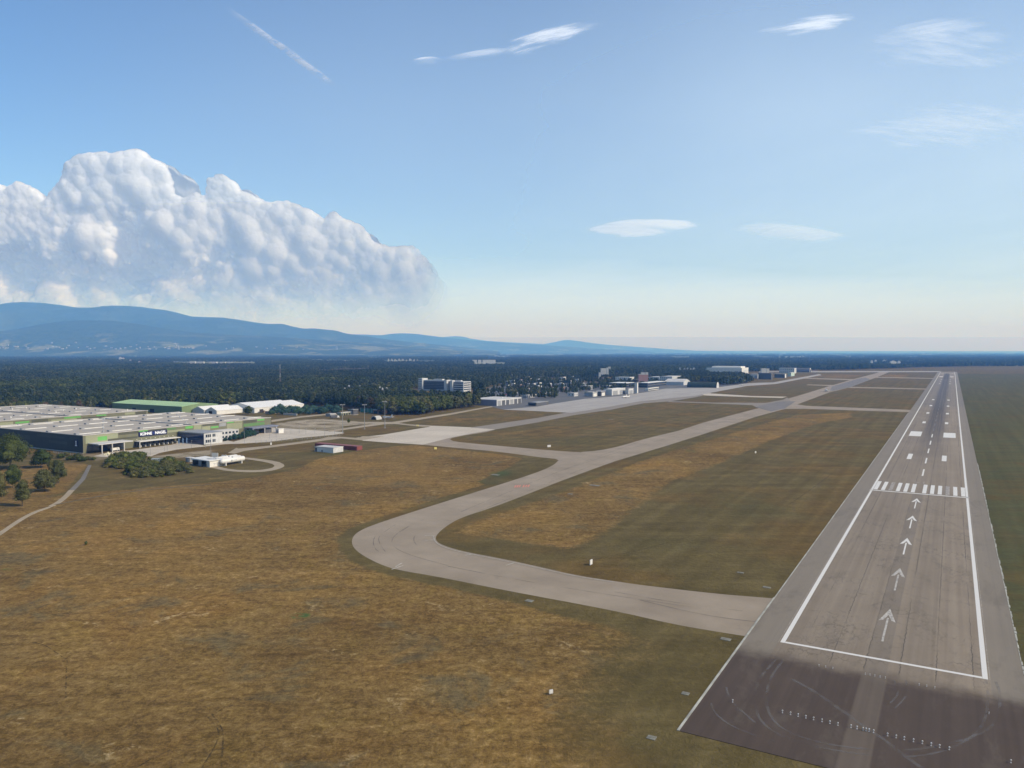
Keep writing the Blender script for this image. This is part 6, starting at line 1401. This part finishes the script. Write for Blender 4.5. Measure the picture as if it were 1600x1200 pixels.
for i in range(70):      # towns at the foot of the hills
    x_ = R.choice((R.gauss(50, 40), R.gauss(260, 45), R.gauss(190, 90), R.uniform(0, 560))); y_ = 546.3 - abs(R.gauss(0, 4.5)) * (1.0 if x_ < 330 else .45)
    d_ = gpt(x_, min(y_, 548)) if False else Vector(((x_ - 800) / FOC, math.cos(PITCH) + math.sin(PITCH) * (600 - y_) / FOC, -math.sin(PITCH) + math.cos(PITCH) * (600 - y_) / FOC)).normalized()
    hit = HB.ray_cast(Vector((0, 0, CAM_H)), d_)
    if hit[0] is None or hit[3] > 15500: continue
    t = tag(empty('house', hit[0], R.uniform(-.5, .5)), 'white house of the town at the foot of the blue hills', 'house', 'houses of the town below the hills')
    wd_ = R.uniform(12, 34); h_ = R.uniform(10, 17); q = MB(); q.box(-wd_ / 2, wd_ / 2, -8, 6, -12, h_ * .7); q.build('wall', TOWNW, t); q = MB(); q.prism([(-wd_ / 2 - .6, h_ * .7), (wd_ / 2 + .6, h_ * .7), (wd_ / 2 - 1, h_), (-wd_ / 2 + 1, h_)], -8.5, 6.5); q.build('roof', ROOFP, t)
# pale small buildings between the trees of the town side
RB = random.Random(23); used_ = []
for i in range(60):
    x_ = RB.uniform(782, 925); y_ = RB.uniform(592, 613); w_ = RB.uniform(2.2, 7.0)
    if any(abs(x_ - a_) < 5 and abs(y_ - b_) < 2.2 for a_, b_ in used_) or (x_ > 900 and y_ > 605): continue
    used_.append((x_, y_)); u_, v_ = guv(x_, y_); D_ = 90510 / (y_ - HOR); L_ = w_ * D_ / FOC
    block('building', 'small pale building among the trees and parked cars behind the fire station', 'building', u_, v_, L_ * 1.3, L_, RB.uniform(5, 9.5), RB.choice((LGREY, GREY, LGREY, WHITE, BRN)), RB.choice((ROOFP, GREY, BRN)), rows=1, colu=2, colv=2, group='small buildings of the town side')
# lattice radio mast in the wood, transmitter on the ridge
def lattice(p, h_, r_, lb, m1, m2):
    t = tag(empty('radio_mast', p), lb, 'mast'); n_ = 6
    for k_ in range(n_):
        q = MB(); z0 = h_ * k_ / n_; z1 = h_ * (k_ + 1) / n_
        for a_ in range(3):
            c_ = Vector((math.cos(a_ * 2.094) * r_, math.sin(a_ * 2.094) * r_, 0)); d_ = Vector((math.cos((a_ + 1) * 2.094) * r_, math.sin((a_ + 1) * 2.094) * r_, 0))
            q.cyl(tuple(c_ + Vector((0, 0, z0))), tuple(c_ + Vector((0, 0, z1))), r_ * .16, r_ * .16, 5)
            for j in range(4): q.cyl(tuple(c_ + Vector((0, 0, z0 + (z1 - z0) * j / 4))), tuple(d_ + Vector((0, 0, z0 + (z1 - z0) * (j + 1) / 4))), r_ * .08, r_ * .08, 4)
        q.build('mast_section', m1 if k_ % 2 else m2, t)
lattice(gpt(438, 610), 50, .75, 'slim lattice radio mast rising out of the dark wood', LGREY, flat('mast_red', (.30, .20, .18), .6))
lattice(Vector(((205 - 800) / FOC * 17450, 17450, 1085)), 95, 4.5, 'transmitter mast on the crest of the blue hills', LGREY, LGREY)
# teal nets, fences and blue-green shrubs between the tent hall and the sheds
for i in range(22):
    x_ = 424 + i * 4.9; yb = 647.5 - (i % 4) * 1.3 - max(0, i - 12) * .25
    plant_tree('shrub3', 'shrub', 'blue-green bushy tree in the band between the largest tent hall and the low sheds', 'bush', gpt(x_, yb), 5.5 + (i * 13 % 5), 'blue-green bushes beside the tent hall', 1.1)
for i, (x_, yb, L_) in enumerate([(440, 644, 18), (458, 641, 22), (482, 642.5, 20), (498, 644.5, 16), (575, 645, 22)]):
    p = gpt(x_, yb); t = tag(empty('screen_fence', p, -TH + .1), ('first', 'second', 'third', 'fourth', 'fifth')[i] + ' teal sheeted screen from the left among the blue-green bushes', 'screen', 'teal screens')
    q = MB(); q.box(-L_ / 2, L_ / 2, -.15, .15, .3, 5.2); q.build('sheet', TEAL, t); q = MB()
    for k_ in range(5): q.box(-L_ / 2 + k_ * L_ / 4 - .15, -L_ / 2 + k_ * L_ / 4 + .15, -.25, -.1, -.2, 5.5)
    q.build('post_row', STEEL, t)
# ---- cars
def carmesh(col, nm):
    q = MB(); q.prism([(-2.2, .35), (2.2, .35), (2.25, .75), (1.2, .9), (-2.1, .95), (-2.25, .7)], -.9, .9, 0, axis='X'); q.prism([(-1.9, .93), (1.0, .9), (.4, 1.45), (-1.4, 1.48)], -.78, .78, 1, axis='X'); q.prism([(-1.35, 1.48), (.35, 1.45), (.3, 1.5), (-1.3, 1.53)], -.72, .72, 0, axis='X')
    for s_ in (-1, 1):
        for y_ in (-1.4, 1.4): q.cyl((s_ * .92, y_, .33), (s_ * .7, y_, .33), .33, .33, 8, 2)
    return q.build('parked_car', [flat(nm, col, .35, .05), GLS, DARK])
cars = []
for nm, c_ in (('white', (.75, .75, .74)), ('silver', (.42, .43, .45)), ('black', (.02, .02, .022)), ('red', (.35, .03, .025)), ('blue', (.03, .07, .22))):
    o = carmesh(c_, 'car_paint_' + nm); cars.append((nm, o, [True]))
R = random.Random(5)
for k_ in range(150):
    row = k_ // 25; x_ = 744 + (k_ % 25) * (5.2 - row * .2) + R.uniform(-.6, .6) + row * 9; y_ = 617.5 - row * 2.4 + (x_ - 744) * -.012
    if R.random() < .22: continue
    nm, o, fresh = cars[R.choice((0, 0, 0, 1, 1, 2, 3, 4))]
    c_ = o if fresh[0] else o.copy()
    if not fresh[0]: sc.collection.objects.link(c_)
    fresh[0] = False; c_.location = gpt(x_, y_); c_.rotation_euler = (0, 0, -TH + R.choice((0, PI)) + R.uniform(-.05, .05)); c_.scale = (1.15, 1.15, 1.15)
    rw_ = ('nearest', 'second', 'third', 'fourth', 'fifth', 'farthest')[row]; sd_ = ('left', 'middle', 'right')[(k_ % 25) // 9]; tag(c_, nm + ' car in the %s part of the %s parking row behind the fire station' % (sd_, rw_), 'car', nm + ' cars in the %s part of the %s parking row' % (sd_, rw_))
# ---- airfield furniture
def slab_at(px_, py_, sx_, sy_, lb, i):
    q = MB(); q.box(-sx_ / 2, sx_ / 2, -sy_ / 2, sy_ / 2, -.1, .12); q.box(-sx_ * .2, sx_ * .2, -sy_ * .2, sy_ * .2, .12, .17); o = q.build('concrete_slab', flat('old_concrete', (.20, .19, .15), .9, .3, 1.2)); o.location = gpt(px_, py_); o.rotation_euler = (0, 0, -TH); tag(o, lb, 'slab')
for i, (x_, y_, a_, b_, lb) in enumerate([(1134, 999, 2.6, 1.8, 'pale concrete slab in the grass where the taxiway meets the runway edge'), (1071, 1084, 1.6, 1.4, 'worn grey slab in the grass left of the dark turning pad'), (1018, 1153, 1.7, 1.5, 'worn grey slab nearest the camera, bottom of the grass'), (1157, 895, 2.2, 1.3, 'pale slab in the infield grass, left one near the runway'), (1198, 918, 2.4, 1.6, 'pale slab in the infield grass, right one beside the runway edge'),
        (827, 939, 2.4, 2.0, 'grey slab just below the lower taxiway bend'), (929, 758.5, 6, 3.2, 'grey slab in the green verge right of the taxiway'), (891, 772, 2.6, 2, 'small slab between the verge and the dry patch'), (774, 742, 5, 3, 'long grey slab in the green wedge left of the taxiway'), (955, 655, 5, 3, 'pale slab near the top of the middle infield')]): slab_at(x_, y_, a_, b_, lb, i)
def marker(px_, py_, w_, h_, lb, m_=None, name='airfield_sign', cat='sign', rz=0.4):
    t = tag(empty(name, gpt(px_, py_), rz), lb, cat); q = MB(); q.box(-w_ / 2, w_ / 2, -.12, .12, .25, .25 + h_); q.build('panel', m_ or WHITE, t)
    q = MB(); q.box(-w_ * .35, -w_ * .28, -.06, .06, -.1, .25); q.box(w_ * .28, w_ * .35, -.06, .06, -.1, .25); q.build('leg_pair', STEEL, t)
marker(923.5, 883, 1.6, 1.7, 'upright white sign board with a dark back in the infield inside the taxiway bend', rz=.95)
marker(861, 1085, .9, .8, 'small white marker board in the grass between the meadow and the dark turning pad')
marker(858, 699, 3.0, 1.6, 'white information board at the top edge of the taxiway junction')
marker(1180.5, 708.5, 1.2, 1.4, 'tiny white marker in the dry patch of the infield')
marker(680.5, 702.5, 2.0, 1.6, 'small yellow board below the branch taxiway', YEL)
marker(423.5, 695.5, 1.2, 1.8, 'small white post box beside the service road', name='post_box', cat='box')
for i, x_ in enumerate((651.5, 653.5)): marker(x_, 666.3, .8, 1.5, ('left', 'right')[i] + ' one of two small yellow markers above the pale apron', YEL)
for (x_, y_) in ((134.5, 851),): 
    t = tag(empty('shrub_tuft', gpt(x_, y_)), 'tiny dark tuft alone in the dry meadow below the path', 'plant'); c_, tr_, h0 = TREEKIT['shrub']; p = bpy.data.objects.new('crown', c_); sc.collection.objects.link(p); p.parent = t; t.scale = (.22, .22, .35)
# approach lights on the turning pad
lens = flat('lamp_lens', (.52, .50, .46), .3, .02)
def lightfix(z=.9):
    t = empty('approach_light'); q = MB(); q.cyl((0, 0, 0), (0, 0, .55), .05, .05, 6); q.box(-.16, .16, -.16, .16, 0, .06); q.build('stem', LGREY, t)
    q = MB(); q.lathe([(-.22, .10), (-.1, .17), (.15, .19), (.22, .14)], 'Y', 10, 0, (0, 0, .7)); q.build('lamp_head', lens, t); return t
L0 = lightfix(); L0kids = children(L0); first = True
spots = [(-293.0, v, 'barrette of raised approach lights left of the centre lane on the dark turning pad', 'left row of lights on the turning pad') for v in (-15.5, -13.9, -12.4, -10.9, -9.4, -7.8, -6.3, -4.8)]
spots += [(-292.7, v, 'raised approach light in the cluster on the pale centre lane of the turning pad', 'centre cluster of lights on the turning pad') for v in (-2.4, -1.3, -.2, .35, .9, 1.7)]
spots += [(-292.8, v, 'raised approach light in the row right of the centre lane on the dark turning pad', 'right row of lights on the turning pad') for v in (4.2, 5.7, 7.1, 8.7, 10.2, 11.7, 13.1, 14.7)]
spots = [(u, v, lb.replace('barrette of raised approach lights', 'raised approach light in the row'), g_) for u, v, lb, g_ in spots]
spots += [(-263.8, v, 'small threshold light left of the centre lane, just below the start line', 'left lights below the start line') for v in (-12.5, -11, -9.4)]
spots += [(-263.6, v, 'small flush light on the centre lane, just below the start line', 'centre lights below the start line') for v in (-2.4, -1.4, -.4, .7, 1.8)]
spots += [(-263.8, v, 'small threshold light right of the centre lane, just below the start line', 'right lights below the start line') for v in (8.7, 10.2, 11.8)]
spots += [(-293.2, -25.7, 'single raised light alone near the left edge of the dark turning pad', None), (-272.1, 21.8, 'single light alone on the right half of the dark turning pad', None), (-292.5, 24.5, 'single light alone in the bottom right corner of the turning pad', None)]
for (u, v, lb, g_) in spots:
    t = L0 if first else copy_tree(L0, _kids=L0kids); first = False
    t.location = W(u, v, ZR); t.rotation_euler = (0, 0, PI - TH); sc_ = .74 if u < -280 else .5; t.scale = (sc_ * 1.1, sc_ * 1.1, sc_)
    t['label'] = lb; t['category'] = 'light'
    if g_: t['group'] = g_
    elif 'group' in t: del t['group']
